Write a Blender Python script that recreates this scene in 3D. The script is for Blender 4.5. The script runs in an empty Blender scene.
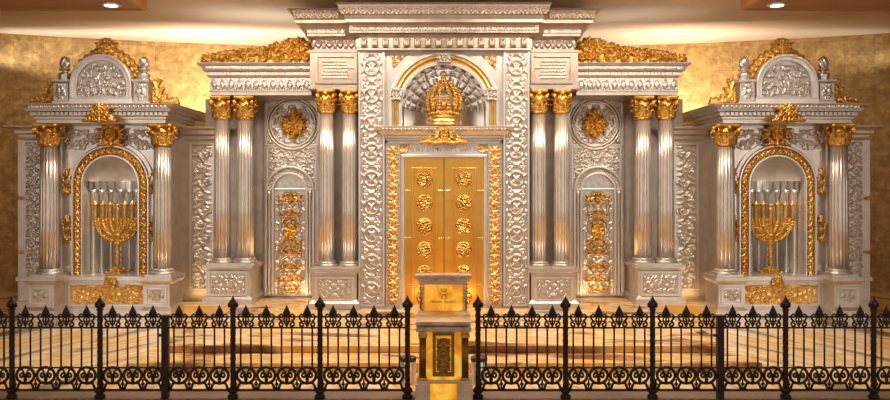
import bpy, math, random
import numpy as np
from mathutils import Vector
PI = math.pi
F, CX, HZ, CH = 774.0, 444.0, 185.0, 2.2      # focal length in pixels, centre line, eye level row, eye height
def X(px, Y): return (px - CX) * Y / F
def Z(py, Y): return CH - (py - HZ) * Y / F
def S(n, Y): return n * Y / F
sc = bpy.context.scene
COL = sc.collection
M = 1                                          # 1 = left half, -1 = mirrored right half

# ------------------------------------------------------------------ materials
def new_mat(name):
    m = bpy.data.materials.new(name); m.use_nodes = True
    nt = m.node_tree; b = nt.nodes['Principled BSDF']
    return m, nt, b
def N(nt, t, **kw):
    n = nt.nodes.new(t)
    for k, v in kw.items():
        if k in n.inputs: n.inputs[k].default_value = v
        else: setattr(n, k, v)
    return n
def ramp(nt, stops):
    r = nt.nodes.new('ShaderNodeValToRGB'); e = r.color_ramp.elements
    while len(e) < len(stops): e.new(0.5)
    for i, (p, c) in enumerate(stops): e[i].position = p; e[i].color = (*c, 1)
    return r
def metal(name, c0, c1, rough, metallic=1.0, scale=9.0, bump=0.0, bscale=60.0, rough2=None):
    m, nt, b = new_mat(name)
    tc = N(nt, 'ShaderNodeTexCoord')
    no = N(nt, 'ShaderNodeTexNoise', Scale=scale, Detail=5.0)
    nt.links.new(tc.outputs['Object'], no.inputs['Vector'])
    r = ramp(nt, [(0.35, c0), (0.68, c1)])
    nt.links.new(no.outputs['Fac'], r.inputs['Fac']); nt.links.new(r.outputs['Color'], b.inputs['Base Color'])
    b.inputs['Metallic'].default_value = metallic; b.inputs['Roughness'].default_value = rough
    if bump:
        n2 = N(nt, 'ShaderNodeTexNoise', Scale=bscale, Detail=4.0)
        nt.links.new(tc.outputs['Object'], n2.inputs['Vector'])
        bp = N(nt, 'ShaderNodeBump', Strength=bump, Distance=0.02)
        nt.links.new(n2.outputs['Fac'], bp.inputs['Height']); nt.links.new(bp.outputs['Normal'], b.inputs['Normal'])
    return m
SILVER = metal('silver_polished', (0.58, 0.52, 0.47), (0.70, 0.65, 0.60), 0.33, 0.84, 5, 0.05, 40)
SILVERR = metal('silver_relief', (0.54, 0.49, 0.45), (0.70, 0.65, 0.61), 0.30, 0.9, 14, 0.15, 50)
SILVERD = metal('silver_shaded', (0.42, 0.345, 0.29), (0.53, 0.445, 0.38), 0.36, 0.8, 6, 0.1, 40)  # same silver, darker and browner: shade of the upper parts put into the colour
WHITES = metal('white_silver', (0.68, 0.64, 0.61), (0.80, 0.76, 0.73), 0.31, 0.75, 6, 0.03, 40)
GOLD = metal('gold_leafwork', (0.58, 0.31, 0.055), (0.80, 0.51, 0.15), 0.36, 1.0, 16, 0.5, 38)
GOLDP = metal('gold_relief', (0.78, 0.46, 0.13), (0.92, 0.64, 0.26), 0.28, 1.0, 12, 0.25, 60)
GOLDB = metal('gold_pale', (0.74, 0.50, 0.17), (0.86, 0.62, 0.25), 0.25, 1.0, 8, 0.03, 40)
DOORG = metal('door_gold', (0.86, 0.46, 0.085), (0.93, 0.54, 0.13), 0.28, 1.0, 4, 0.05, 30)
BRONZE = metal('dark_bronze', (0.30, 0.16, 0.04), (0.46, 0.26, 0.07), 0.38, 0.9, 20, 0.2, 60)
IRON = metal('wrought_iron', (0.016, 0.007, 0.004), (0.034, 0.015, 0.009), 0.5, 0.0, 20, 0.2, 80)
IRON.node_tree.nodes['Principled BSDF'].inputs['Specular IOR Level'].default_value = 0.35
CHROME = metal('chrome', (0.80, 0.80, 0.82), (0.88, 0.88, 0.90), 0.25, 0.6, 6)
NICHE = metal('niche_silver', (0.60, 0.54, 0.48), (0.72, 0.66, 0.60), 0.35, 0.35, 6, 0.05, 40)
BLACK = metal('black_plastic', (0.012, 0.012, 0.012), (0.02, 0.02, 0.02), 0.4, 0.0, 6)
def emitter(name, col, strength):
    m, nt, b = new_mat(name)
    b.inputs['Base Color'].default_value = (*col, 1); b.inputs['Emission Color'].default_value = (*col, 1)
    b.inputs['Emission Strength'].default_value = strength
    return m
LAMP = emitter('lamp_glass', (1.0, 0.93, 0.8), 3.0)
def onyx():
    m, nt, b = new_mat('backlit_onyx')
    tc = N(nt, 'ShaderNodeTexCoord'); mp = N(nt, 'ShaderNodeMapping'); mp.inputs['Rotation'].default_value = (0.3, 0.6, 0.2)
    no = N(nt, 'ShaderNodeTexNoise', Scale=5.0, Detail=6.0, Distortion=1.2)
    nt.links.new(tc.outputs['Object'], mp.inputs['Vector']); nt.links.new(mp.outputs['Vector'], no.inputs['Vector'])
    r = ramp(nt, [(0.30, (0.62, 0.20, 0.015)), (0.5, (0.90, 0.42, 0.03)), (0.72, (1.0, 0.66, 0.12))])
    nt.links.new(no.outputs['Fac'], r.inputs['Fac'])
    nt.links.new(r.outputs['Color'], b.inputs['Base Color']); nt.links.new(r.outputs['Color'], b.inputs['Emission Color'])
    b.inputs['Emission Strength'].default_value = 0.62; b.inputs['Roughness'].default_value = 0.2
    return m
ONYX = onyx()
def marble(name, stops, freq, rough=0.12, rot=0.5, distort=1.2, detail=6.0, matched=True):
    m, nt, b = new_mat(name)
    tc = N(nt, 'ShaderNodeTexCoord'); sx = N(nt, 'ShaderNodeSeparateXYZ'); cx = N(nt, 'ShaderNodeCombineXYZ')
    nt.links.new(tc.outputs['Object'], sx.inputs[0])
    if matched:                                 # book-matched slabs mirror about the centre line
        ab = N(nt, 'ShaderNodeMath', operation='ABSOLUTE'); nt.links.new(sx.outputs['X'], ab.inputs[0]); nt.links.new(ab.outputs[0], cx.inputs['X'])
    else: nt.links.new(sx.outputs['X'], cx.inputs['X'])
    nt.links.new(sx.outputs['Y'], cx.inputs['Y']); nt.links.new(sx.outputs['Z'], cx.inputs['Z'])
    m1 = N(nt, 'ShaderNodeMapping'); m1.inputs['Rotation'].default_value = (0, 0, rot)
    m2 = N(nt, 'ShaderNodeMapping'); m2.inputs['Scale'].default_value = freq
    no = N(nt, 'ShaderNodeTexNoise', Scale=1.0, Detail=detail, Roughness=0.55, Distortion=distort)
    nt.links.new(cx.outputs[0], m1.inputs['Vector']); nt.links.new(m1.outputs['Vector'], m2.inputs['Vector']); nt.links.new(m2.outputs['Vector'], no.inputs['Vector'])
    r = ramp(nt, stops)
    nt.links.new(no.outputs['Fac'], r.inputs['Fac']); nt.links.new(r.outputs['Color'], b.inputs['Base Color'])
    b.inputs['Roughness'].default_value = rough
    return m
MARB = marble('floor_marble', [(0.30, (0.13, 0.07, 0.035)), (0.38, (0.36, 0.22, 0.11)), (0.45, (0.72, 0.50, 0.25)), (0.50, (0.82, 0.67, 0.43)), (0.545, (0.74, 0.42, 0.10)), (0.60, (0.78, 0.60, 0.36)), (0.67, (0.26, 0.18, 0.12))], (1.7, .28, 1), 0.11, -0.445, 0.9)
MARBS = marble('step_marble', [(0.32, (0.09, 0.025, 0.01)), (0.40, (0.32, 0.13, 0.045)), (0.46, (0.70, 0.45, 0.18)), (0.50, (0.84, 0.65, 0.36)), (0.55, (0.78, 0.42, 0.07)), (0.60, (0.70, 0.52, 0.33)), (0.66, (0.24, 0.15, 0.09))], (.75, 2.0, 1), 0.12, 0.12, 0.6, 4.0, False)
STONE = marble('brown_stone', [(0.3, (0.10, 0.06, 0.035)), (0.7, (0.19, 0.12, 0.075))], (1.5, 2.5, 1), 0.4, 0.1, 0.5)
LMARB = marble('lectern_marble', [(0.3, (0.40, 0.25, 0.15)), (0.5, (0.66, 0.48, 0.34)), (0.7, (0.80, 0.64, 0.49))], (5, 9, 5), 0.22, 0.3, 1.0)
def plaster(name, col, rough=0.8):
    m, nt, b = new_mat(name)
    no = N(nt, 'ShaderNodeTexNoise', Scale=2.0, Detail=3.0)
    r = ramp(nt, [(0.3, tuple(c * 0.95 for c in col)), (0.7, col)])
    tc = N(nt, 'ShaderNodeTexCoord'); nt.links.new(tc.outputs['Object'], no.inputs['Vector'])
    nt.links.new(no.outputs['Fac'], r.inputs['Fac']); nt.links.new(r.outputs['Color'], b.inputs['Base Color'])
    b.inputs['Roughness'].default_value = rough
    return m
CEIL = plaster('ceiling_paint', (0.76, 0.61, 0.46))
SOFF = plaster('soffit_brown', (0.40, 0.22, 0.12), 0.6)
SOFFT = plaster('soffit_trim', (0.46, 0.22, 0.09), 0.5)
def goldwall():
    m, nt, b = new_mat('gold_leaf_wall')
    tc = N(nt, 'ShaderNodeTexCoord')
    n1 = N(nt, 'ShaderNodeTexNoise', Scale=6.5, Detail=9.0, Roughness=0.75)
    nt.links.new(tc.outputs['Object'], n1.inputs['Vector'])
    r = ramp(nt, [(0.30, (0.24, 0.135, 0.045)), (0.5, (0.42, 0.255, 0.085)), (0.68, (0.66, 0.44, 0.16))])
    nt.links.new(n1.outputs['Fac'], r.inputs['Fac'])
    br = N(nt, 'ShaderNodeTexBrick', Scale=1.0)
    br.offset = 0.0; br.inputs['Brick Width'].default_value = 0.52; br.inputs['Row Height'].default_value = 0.52
    br.inputs['Mortar Size'].default_value = 0.006; br.inputs['Color1'].default_value = (0.86, 0.86, 0.86, 1)
    br.inputs['Color2'].default_value = (1, 1, 1, 1); br.inputs['Mortar'].default_value = (0.74, 0.72, 0.68, 1)
    sx = N(nt, 'ShaderNodeSeparateXYZ'); cx = N(nt, 'ShaderNodeCombineXYZ')
    nt.links.new(tc.outputs['Object'], sx.inputs[0]); nt.links.new(sx.outputs['X'], cx.inputs['X']); nt.links.new(sx.outputs['Z'], cx.inputs['Y'])
    nt.links.new(cx.outputs[0], br.inputs['Vector'])
    mx = N(nt, 'ShaderNodeMix', data_type='RGBA', blend_type='MULTIPLY'); mx.inputs['Factor'].default_value = 1
    nt.links.new(r.outputs['Color'], mx.inputs['A']); nt.links.new(br.outputs['Color'], mx.inputs['B'])
    nt.links.new(mx.outputs['Result'], b.inputs['Base Color'])
    b.inputs['Metallic'].default_value = 0.45; b.inputs['Roughness'].default_value = 0.5
    n2 = N(nt, 'ShaderNodeTexNoise', Scale=9.0, Detail=6.0, Roughness=0.7); nt.links.new(tc.outputs['Object'], n2.inputs['Vector'])
    bp = N(nt, 'ShaderNodeBump', Strength=0.5, Distance=0.05)
    nt.links.new(n2.outputs['Fac'], bp.inputs['Height']); nt.links.new(bp.outputs['Normal'], b.inputs['Normal'])
    return m
GWALL = goldwall()

# ------------------------------------------------------------------ scene tree
def thing(name, label, cat, loc, group=None):
    o = bpy.data.objects.new(name, None); COL.objects.link(o)
    o.location = (loc[0] * M, loc[1], loc[2]); o.empty_display_size = 0.1
    o['label'] = label; o['category'] = cat; o['kind'] = 'thing'
    if group: o['group'] = group
    return o
def tag(o, label, cat, group=None):
    o['label'] = label; o['category'] = cat; o['kind'] = 'thing'
    if group: o['group'] = group
    return o
def struct(o):
    o['kind'] = 'structure'; return o
def rootloc(o):
    while o.parent is not None: o = o.parent
    return Vector(o.location)
def dup(root, loc, label, group=None):
    r = root.copy(); COL.objects.link(r); r.location = loc; r['label'] = label
    if group: r['group'] = group
    for ch in list(root.children):
        c = ch.copy(); COL.objects.link(c); c.parent = r
        for g in list(ch.children):
            d = g.copy(); COL.objects.link(d); d.parent = c
    return r

class MB:
    def __init__(s): s.v = []; s.f = []; s.sm = []
    def add(s, verts, faces, smooth=False):
        n = len(s.v); s.v.extend(verts)
        s.f.extend(tuple(i + n for i in f) for f in faces); s.sm.extend([smooth] * len(faces)); return s
    def box(s, x0, x1, y0, y1, z0, z1):
        x0, x1 = min(x0, x1), max(x0, x1); y0, y1 = min(y0, y1), max(y0, y1); z0, z1 = min(z0, z1), max(z0, z1)
        v = [(x0, y0, z0), (x1, y0, z0), (x1, y1, z0), (x0, y1, z0), (x0, y0, z1), (x1, y0, z1), (x1, y1, z1), (x0, y1, z1)]
        return s.add(v, [(3, 2, 1, 0), (4, 5, 6, 7), (0, 1, 5, 4), (1, 2, 6, 5), (2, 3, 7, 6), (3, 0, 4, 7)])
    def pbox(s, a, b, t, u, Yf, Yb):           # a box whose front face covers columns a..b and rows t..u at depth Yf
        return s.box(X(a, Yf), X(b, Yf), Yf, Yb, Z(u, Yf), Z(t, Yf))
    def frame(s, x0, x1, z0, z1, w, yf, yb):
        s.box(x0, x0 + w, yf, yb, z0, z1); s.box(x1 - w, x1, yf, yb, z0, z1)
        s.box(x0 + w, x1 - w, yf, yb, z0, z0 + w); s.box(x0 + w, x1 - w, yf, yb, z1 - w, z1); return s
    def lathe(s, prof, c=(0, 0, 0), n=24, mod=None, twist=0.0, sx=1.0, sy=1.0, smooth=True):
        v = []; f = []; m = len(prof)
        for i, (r, z) in enumerate(prof):
            for k in range(n):
                a = 2 * PI * k / n
                rr = r * (mod(a) if mod else 1)
                aa = a + twist * z
                v.append((c[0] + rr * math.cos(aa) * sx, c[1] + rr * math.sin(aa) * sy, c[2] + z))
        for i in range(m - 1):
            for k in range(n):
                k2 = (k + 1) % n
                f.append((i * n + k, i * n + k2, (i + 1) * n + k2, (i + 1) * n + k))
        s.add(v, f, smooth)
        return s.add([], []) if m < 2 else s.caps(len(s.v) - m * n, n, m)
    def caps(s, st, n, m):
        s.f.append(tuple(st + n - 1 - k for k in range(n))); s.sm.append(False)
        s.f.append(tuple(st + (m - 1) * n + k for k in range(n))); s.sm.append(False); return s
    def tube(s, pts, r, n=6):
        pts = [Vector(p) for p in pts]; m = len(pts)
        rs = r if isinstance(r, (list, tuple)) else [r] * m
        up = None; v = []
        for i, p in enumerate(pts):
            t = (pts[min(i + 1, m - 1)] - pts[max(i - 1, 0)])
            t = t.normalized() if t.length > 1e-9 else Vector((0, 0, 1))
            if up is None:
                up = t.cross(Vector((0, 1, 0)));
                if up.length < 1e-3: up = t.cross(Vector((1, 0, 0)))
            up = (up - t * up.dot(t)).normalized(); w = t.cross(up)
            for k in range(n):
                a = 2 * PI * k / n
                v.append(tuple(p + (up * math.cos(a) + w * math.sin(a)) * rs[i]))
        f = [(i * n + k, i * n + (k + 1) % n, (i + 1) * n + (k + 1) % n, (i + 1) * n + k) for i in range(m - 1) for k in range(n)]
        st = len(s.v); s.add(v, f, True); return s.caps(st, n, m)
    def blob(s, c, r, nu=10, nv=7):
        rx, ry, rz = r if isinstance(r, (tuple, list)) else (r, r, r)
        v = [(c[0], c[1], c[2] - rz)]
        for i in range(1, nv):
            p = -PI / 2 + PI * i / nv
            for k in range(nu):
                a = 2 * PI * k / nu
                v.append((c[0] + rx * math.cos(p) * math.cos(a), c[1] + ry * math.cos(p) * math.sin(a), c[2] + rz * math.sin(p)))
        v.append((c[0], c[1], c[2] + rz)); f = []
        for k in range(nu): f.append((0, 1 + (k + 1) % nu, 1 + k))
        for i in range(nv - 2):
            for k in range(nu):
                a = 1 + i * nu; f.append((a + k, a + (k + 1) % nu, a + nu + (k + 1) % nu, a + nu + k))
        a = 1 + (nv - 2) * nu; t = len(v) - 1
        for k in range(nu): f.append((a + k, a + (k + 1) % nu, t))
        return s.add(v, f, True)
    def cornice(s, x0, x1, yf, yb, prof):       # prof: (outward step, height) from bottom to top, wrapped round the front and both returns
        v = []
        for o, z in prof: v += [(x0 - o, yb, z), (x0 - o, yf - o, z), (x1 + o, yf - o, z), (x1 + o, yb, z)]
        f = []
        for i in range(len(prof) - 1):
            a = 4 * i; b = a + 4
            for k in range(4): f.append((a + k, a + (k + 1) % 4, b + (k + 1) % 4, b + k))
        f.append((3, 2, 1, 0)); t = 4 * (len(prof) - 1); f.append((t, t + 1, t + 2, t + 3))
        return s.add(v, f)
    def prism(s, poly, y0, y1):                 # poly: (x, z)
        n = len(poly); v = [(x, y0, z) for x, z in poly] + [(x, y1, z) for x, z in poly]
        f = [tuple(range(n)), tuple(range(2 * n - 1, n - 1, -1))] + [(k, k + n, (k + 1) % n + n, (k + 1) % n) for k in range(n)]
        return s.add(v, f)
    def band(s, cx, cz, r0, r1, zb, y0, y1, n=28):   # arch band: half ring on two straight legs down to zb
        path = [(-1, 0, zb - cz)] if zb < cz else []
        P = []
        if zb < cz: P.append((cx - r0, zb, cx - r1, zb))
        for i in range(n + 1):
            a = PI - PI * i / n
            P.append((cx + r0 * math.cos(a), cz + r0 * math.sin(a), cx + r1 * math.cos(a), cz + r1 * math.sin(a)))
        if zb < cz: P.append((cx + r0, zb, cx + r1, zb))
        v = []; f = []
        for a, b, c, d in P: v += [(a, y0, b), (c, y0, d), (c, y1, d), (a, y1, b)]
        for i in range(len(P) - 1):
            a = 4 * i; b = a + 4
            for k in range(4): f.append((a + k, a + (k + 1) % 4, b + (k + 1) % 4, b + k))
        f.append((3, 2, 1, 0)); t = 4 * (len(P) - 1); f.append((t, t + 1, t + 2, t + 3))
        return s.add(v, f)
    def archpanel(s, x0, x1, z0, z1, cx, cz, r, zb, y0, y1, n=28):   # slab with an arched opening of radius r down to zb
        P = [(cx - r, zb)] + [(cx + r * math.cos(PI - PI * i / n), cz + r * math.sin(PI - PI * i / n)) for i in range(n + 1)] + [(cx + r, zb)]
        for i in range(len(P) - 1):
            (a, b), (c, d) = P[i], P[i + 1]
            if abs(c - a) > 1e-6:
                s.add([(a, y0, b), (c, y0, d), (c, y0, z1), (a, y0, z1)], [(0, 1, 2, 3)])
            if abs(c - a) > 1e-6: s.add([(a, y0, b), (a, y1, b), (c, y1, d), (c, y0, d)], [(0, 1, 2, 3)], True)
        s.box(x0, cx - r, y0, y1, zb, z1); s.box(cx + r, x1, y0, y1, zb, z1)
        if zb > z0: s.box(x0, x1, y0, y1, z0, zb)
        return s.box(cx - r, cx + r, y0 + 0.01, y1, z1 - 0.02, z1)
    def build(s, name, mat, parent=None, bevel=0.0):
        off = rootloc(parent) if parent is not None else Vector((0, 0, 0))
        me = bpy.data.meshes.new(name)
        vv = [(x * M - off.x, y - off.y, z - off.z) for x, y, z in s.v]
        ff = s.f if M > 0 else [tuple(reversed(f)) for f in s.f]
        me.from_pydata(vv, [], ff)
        me.polygons.foreach_set('use_smooth', s.sm); me.materials.append(mat); me.update()
        o = bpy.data.objects.new(name, me); COL.objects.link(o)
        if parent is not None: o.parent = parent
        if bevel:
            b = o.modifiers.new('bevel', 'BEVEL'); b.width = bevel; b.segments = 2; b.limit_method = 'ANGLE'
        return o

# ------------------------------------------------------------------ relief carving
def hmap(W, H, res, strokes, mask=None):
    nx, ny = max(4, int(W / res) + 1), max(4, int(H / res) + 1)
    xs = np.linspace(0, W, nx); ys = np.linspace(0, H, ny); dx, dy = xs[1], ys[1]
    h = np.zeros((ny, nx))
    for pts, w, amp in strokes:
        m = len(pts)
        ws = w if isinstance(w, (list, tuple)) else [w] * m
        if m == 1: pts = [pts[0], pts[0]]; ws = [ws[0], ws[0]]; m = 2
        for i in range(m - 1):
            (ax, ay), (bx, by) = pts[i], pts[i + 1]; ww = 0.5 * (ws[i] + ws[i + 1])
            if ww <= 0: continue
            i0 = max(0, int((min(ax, bx) - ww) / dx)); i1 = min(nx, int((max(ax, bx) + ww) / dx) + 2)
            j0 = max(0, int((min(ay, by) - ww) / dy)); j1 = min(ny, int((max(ay, by) + ww) / dy) + 2)
            if i1 <= i0 or j1 <= j0: continue
            gx = xs[None, i0:i1]; gy = ys[j0:j1, None]
            ex, ey = bx - ax, by - ay; L = ex * ex + ey * ey
            t = np.clip(((gx - ax) * ex + (gy - ay) * ey) / L, 0, 1) if L > 1e-12 else 0.0
            d2 = (gx - ax - t * ex) ** 2 + (gy - ay - t * ey) ** 2
            hh = amp * np.sqrt(np.maximum(0, 1 - d2 / (ww * ww)))
            h[j0:j1, i0:i1] = np.maximum(h[j0:j1, i0:i1], hh)
    if mask is not None:
        gx, gy = np.meshgrid(xs, ys); h = np.where(mask(gx, gy), h, 0)
    return h, xs, ys
def relief(mb, hm, fn, cut=False, double=False):
    h, xs, ys = hm; ny, nx = h.shape
    gx, gy = np.meshgrid(xs, ys)
    x, y, z = fn(gx, gy, h)
    v = list(zip(x.ravel().tolist(), y.ravel().tolist(), z.ravel().tolist()))
    q = np.arange(nx * ny).reshape(ny, nx)
    a, b, c, d = q[:-1, :-1], q[:-1, 1:], q[1:, 1:], q[1:, :-1]
    if cut:
        k = (h[:-1, :-1] + h[:-1, 1:] + h[1:, 1:] + h[1:, :-1]) > 1e-5
        a, b, c, d = a[k], b[k], c[k], d[k]
    f = np.stack([a.ravel(), b.ravel(), c.ravel(), d.ravel()], 1)
    used, inv = np.unique(f.ravel(), return_inverse=True)
    f = inv.reshape(-1, 4).tolist()
    mb.add([v[i] for i in used], f, True)
    if double:
        x, y, z = fn(gx, gy, -h); v2 = list(zip(x.ravel().tolist(), y.ravel().tolist(), z.ravel().tolist()))
        mb.add([v2[i] for i in used], [t[::-1] for t in f], True)
    return mb
def plane(x0, y0, z0): return lambda u, v, h: (x0 + u, y0 - h, z0 + v)
def archmap(cx, cz, rm, y0, zb):              # u runs up the left leg, over the arch and down the right leg; v = across (0 = outer side)
    leg = cz - zb
    def fn(u, v, h):
        L = leg; A = PI * rm
        x = np.where(u < L, cx - rm - v, np.where(u < L + A, cx + (rm + v) * np.cos(PI - (u - L) / rm), cx + rm + v))
        z = np.where(u < L, zb + u, np.where(u < L + A, cz + (rm + v) * np.sin(PI - (u - L) / rm), cz - (u - L - A)))
        return x, y0 - h, z
    return fn, 2 * leg + PI * rm
def spiral(cx, cy, r, a0, turns, d, w, amp, n=16):
    p = []; ws = []
    for i in range(n + 1):
        t = i / n; rr = r * (1 - 0.85 * t); a = a0 + d * turns * 2 * PI * t
        p.append((cx + rr * math.cos(a), cy + rr * math.sin(a))); ws.append(w * (1 - 0.35 * t))
    return [(p, ws, amp), ([(cx, cy)], w * 1.25, amp * 1.1)]
def ring(cx, cy, r, w, amp, n=20):
    return [([(cx + r * math.cos(2 * PI * i / n), cy + r * math.sin(2 * PI * i / n)) for i in range(n + 1)], w, amp)]
def leaf(x0, y0, x1, y1, w, amp):
    p = [(x0 + (x1 - x0) * t, y0 + (y1 - y0) * t) for t in (0, .25, .5, .75, 1)]
    return [(p, [w * .4, w * .9, w, w * .7, w * .15], amp)]
def rosette(cx, cy, r, k, amp, a0=0.0):
    s = []
    for i in range(k):
        a = a0 + 2 * PI * i / k
        s += leaf(cx + .2 * r * math.cos(a), cy + .2 * r * math.sin(a), cx + r * math.cos(a), cy + r * math.sin(a), r * min(.42, 1.6 / k * 1.3), amp * .85)
    return s + [([(cx, cy)], r * .3, amp * 1.2)]
def line(p, w, amp): return [(p, w, amp)]
def foliage(W, H, r, seed, amp, w=None, mirror=True, mask=None, tries=900):
    rnd = random.Random(seed); pts = []; s = []; w = w or r * .2
    HW = W / 2 if mirror else W
    for _ in range(tries):
        x, y = rnd.uniform(r * .55, HW - r * .1), rnd.uniform(r * .6, H - r * .6); rr = r * rnd.uniform(.75, 1.15)
        if mask is not None and not mask(x, y): continue
        if all((x - a) ** 2 + (y - b) ** 2 > ((rr + c) * .86) ** 2 for a, b, c in pts): pts.append((x, y, rr))
    for x, y, rr in pts:
        t = []
        d = rnd.choice((-1, 1)); a = rnd.uniform(0, 2 * PI)
        if rnd.random() < .3: t += rosette(x, y, rr * .85, rnd.choice((5, 6)), amp, a)
        else: t += spiral(x, y, rr * .8, a, 1.35, d, w, amp)
        for k in range(3):
            b = a + k * 2.1 + .5
            t += leaf(x + rr * .75 * math.cos(b), y + rr * .75 * math.sin(b), x + rr * 1.35 * math.cos(b + .5), y + rr * 1.35 * math.sin(b + .5), w * 1.15, amp * .7)
        s += t
        if mirror: s += [([(W - p[0], p[1]) for p in q], ww, am) for q, ww, am in t]
    return s
def rinceau(W, H, p, amp):                    # climbing vine with one scroll per half turn
    s = []; n = max(2, int(round(H / p))); p = H / n; c = W / 2
    s += line([(c + W * .25 * math.sin(2 * PI * t / (2 * p)), t) for t in np.linspace(0, H, n * 10)], W * .045, amp * .8)
    for k in range(n):
        d = 1 if k % 2 else -1; y = (k + .5) * p; x = c + d * W * .13
        s += spiral(x, y, W * .30, PI / 2 * d + PI / 2, 1.2, d, W * .05, amp) + rosette(x, y, W * .15, 5, amp * 1.1)
        for q in range(4):
            a = q * 1.6 + d; s += leaf(x + W * .3 * math.cos(a), y + W * .3 * math.sin(a), x + W * .42 * math.cos(a + .5), y + W * .42 * math.sin(a + .5), W * .06, amp * .9)
        s += leaf(c - d * W * .1, y + p * .3, c - d * W * .42, y + p * .12, W * .075, amp * .9) + leaf(c - d * W * .1, y - p * .1, c - d * W * .44, y - p * .2, W * .075, amp * .9)
        s += leaf(c + d * W * .15, y + p * .45, c + d * W * .44, y + p * .42, W * .065, amp * .8)
    return s
def roundels(W, H, p, amp):                   # chain of wreathed flowers joined by crossed leaves
    s = []; n = max(1, int(round(H / p))); p = H / n; c = W / 2
    for k in range(n):
        y = (k + .5) * p
        s += ring(c, y, W * .33, W * .05, amp * 1.25) + rosette(c, y, W * .22, 4, amp * 1.1, PI / 4) + ring(c, y, W * .08, W * .03, amp * 1.3)
        for sx in (-1, 1):
            for sy in (-1, 1):
                s += spiral(c + sx * W * .25, y + sy * p * .40, W * .13, -sy * PI / 2, 1.1, sx * sy, W * .036, amp * .75)
                s += leaf(c + sx * W * .08, y + sy * p * .48, c + sx * W * .38, y + sy * p * .28, W * .045, amp * .6)
                s += leaf(c + sx * W * .33, y + sy * .06 * p, c + sx * W * .47, y + sy * p * .2, W * .045, amp * .8)
        s += rosette(c, y + p * .5, W * .12, 6, amp)
    s += line([(W * .02, 0), (W * .02, H)], W * .03, amp * .6) + line([(W * .98, 0), (W * .98, H)], W * .03, amp * .6)
    return s
def chain(L, W, p, amp):                      # running ornament along u: flowers joined by paired leaves
    s = []; n = max(1, int(round(L / p))); p = L / n; c = W / 2
    for k in range(n):
        u = (k + .5) * p
        s += ring(u, c, min(W * .17, p * .34), W * .045, amp * 1.1) + [([(u, c)], W * .06, amp * 1.3)]
        for d in (-1, 1):
            s += leaf(u - p * .5, c + d * W * .05, u - p * .05, c + d * W * .42, W * .065, amp) + leaf(u + p * .5, c + d * W * .05, u + p * .05, c + d * W * .42, W * .065, amp)
            s += [([(u + p * .5, c + d * W * .34)], W * .085, amp)]
    return s
def beads(L, W, p, amp):                       # close row of round flowers between two strings of beads
    s = []; n = max(1, int(round(L / p))); p = L / n; c = W / 2
    for k in range(n):
        u = (k + .5) * p; r = min(W * .34, p * .46)
        s += rosette(u, c, r, 5, amp, k) + [([(u, c)], r * .4, amp * 1.2)]
        for d in (-1, 1):
            s += [([(u + p * .5, c + d * W * .27)], W * .12, amp * .9), ([(u, c + d * W * .43)], W * .07, amp * .7), ([(u + p * .5, c + d * W * .44)], W * .07, amp * .7)]
    return s
def palmettes(L, W, p, amp):                  # frieze of arches and palmettes
    s = []; n = max(1, int(round(L / p))); p = L / n
    for k in range(n):
        u = (k + .5) * p
        s += line([(u + .42 * p * math.cos(a), W * .12 + .7 * W * math.sin(a)) for a in np.linspace(0, PI, 12)], min(p, W) * .07, amp)
        for a in (-.7, -.35, 0, .35, .7): s += leaf(u, W * .12, u + p * .36 * math.sin(a), W * .12 + .55 * W * math.cos(a), min(p, W) * .09, amp)
        s += leaf(u + p / 2, W * .9, u + p / 2, W * .3, min(p, W) * .09, amp)
    return s
def eggs(L, W, p, amp):
    s = []; n = max(1, int(round(L / p))); p = L / n
    for k in range(n):
        u = (k + .5) * p
        s += line([(u, W * .35), (u, W * .6)], min(p * .32, W * .3), amp)
        s += line([(u - p / 2, W * .1), (u - p / 2, W * .85)], p * .09, amp * .8)
    return s
def cartouche(W, H, seed, amp):               # symmetric gilded ornament
    c = W / 2; r = min(W, H); s = []
    s += ring(c, H * .5, r * .19, r * .05, amp) + rosette(c, H * .5, r * .16, 5, amp * 1.2) + [([(c, H * .5)], r * .24, amp * .5)]
    for d in (-1, 1):
        s += spiral(c + d * W * .17, H * .78, r * .13, PI / 2 - d * PI / 2, 1.3, d, r * .05, amp)
        s += spiral(c + d * W * .36, H * .52, r * .12, PI / 2, 1.3, d, r * .05, amp * .9)
        s += spiral(c + d * W * .2, H * .2, r * .13, PI / 2, 1.3, -d, r * .05, amp)
        s += line([(c + d * W * .04, H * .85), (c + d * W * .27, H * .7), (c + d * W * .33, H * .5), (c + d * W * .26, H * .28), (c + d * W * .05, H * .12)], r * .05, amp * .85)
        s += leaf(c + d * W * .3, H * .62, c + d * W * .49, H * .74, r * .07, amp) + leaf(c + d * W * .3, H * .42, c + d * W * .49, H * .33, r * .07, amp)
        s += leaf(c + d * W * .1, H * .14, c + d * W * .46, H * .07, r * .075, amp)
        s += leaf(c + d * W * .04, H * .78, c + d * W * .16, H * .97, r * .07, amp)
    s += leaf(c, H * .68, c, H * .995, r * .09, amp * 1.2) + leaf(c, H * .32, c, H * .01, r * .09, amp)
    return s
def put_relief(name, mat, parent, x0, y0, z0, W, H, strokes, res=.008, mask=None, cut=False, double=False):
    mb = MB(); relief(mb, hmap(W, H, res, strokes, mask), plane(x0, y0, z0), cut, double)
    return mb.build(name, mat, parent)
def prelief(name, mat, parent, a, b, t, u, Y, strokes_fn, res=.008, **k):   # relief that covers columns a..b, rows t..u at depth Y
    W, H = S(b - a, Y), S(u - t, Y)
    return put_relief(name, mat, parent, X(a, Y), Y, Z(u, Y), W, H, strokes_fn(W, H), res, **k)
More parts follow.
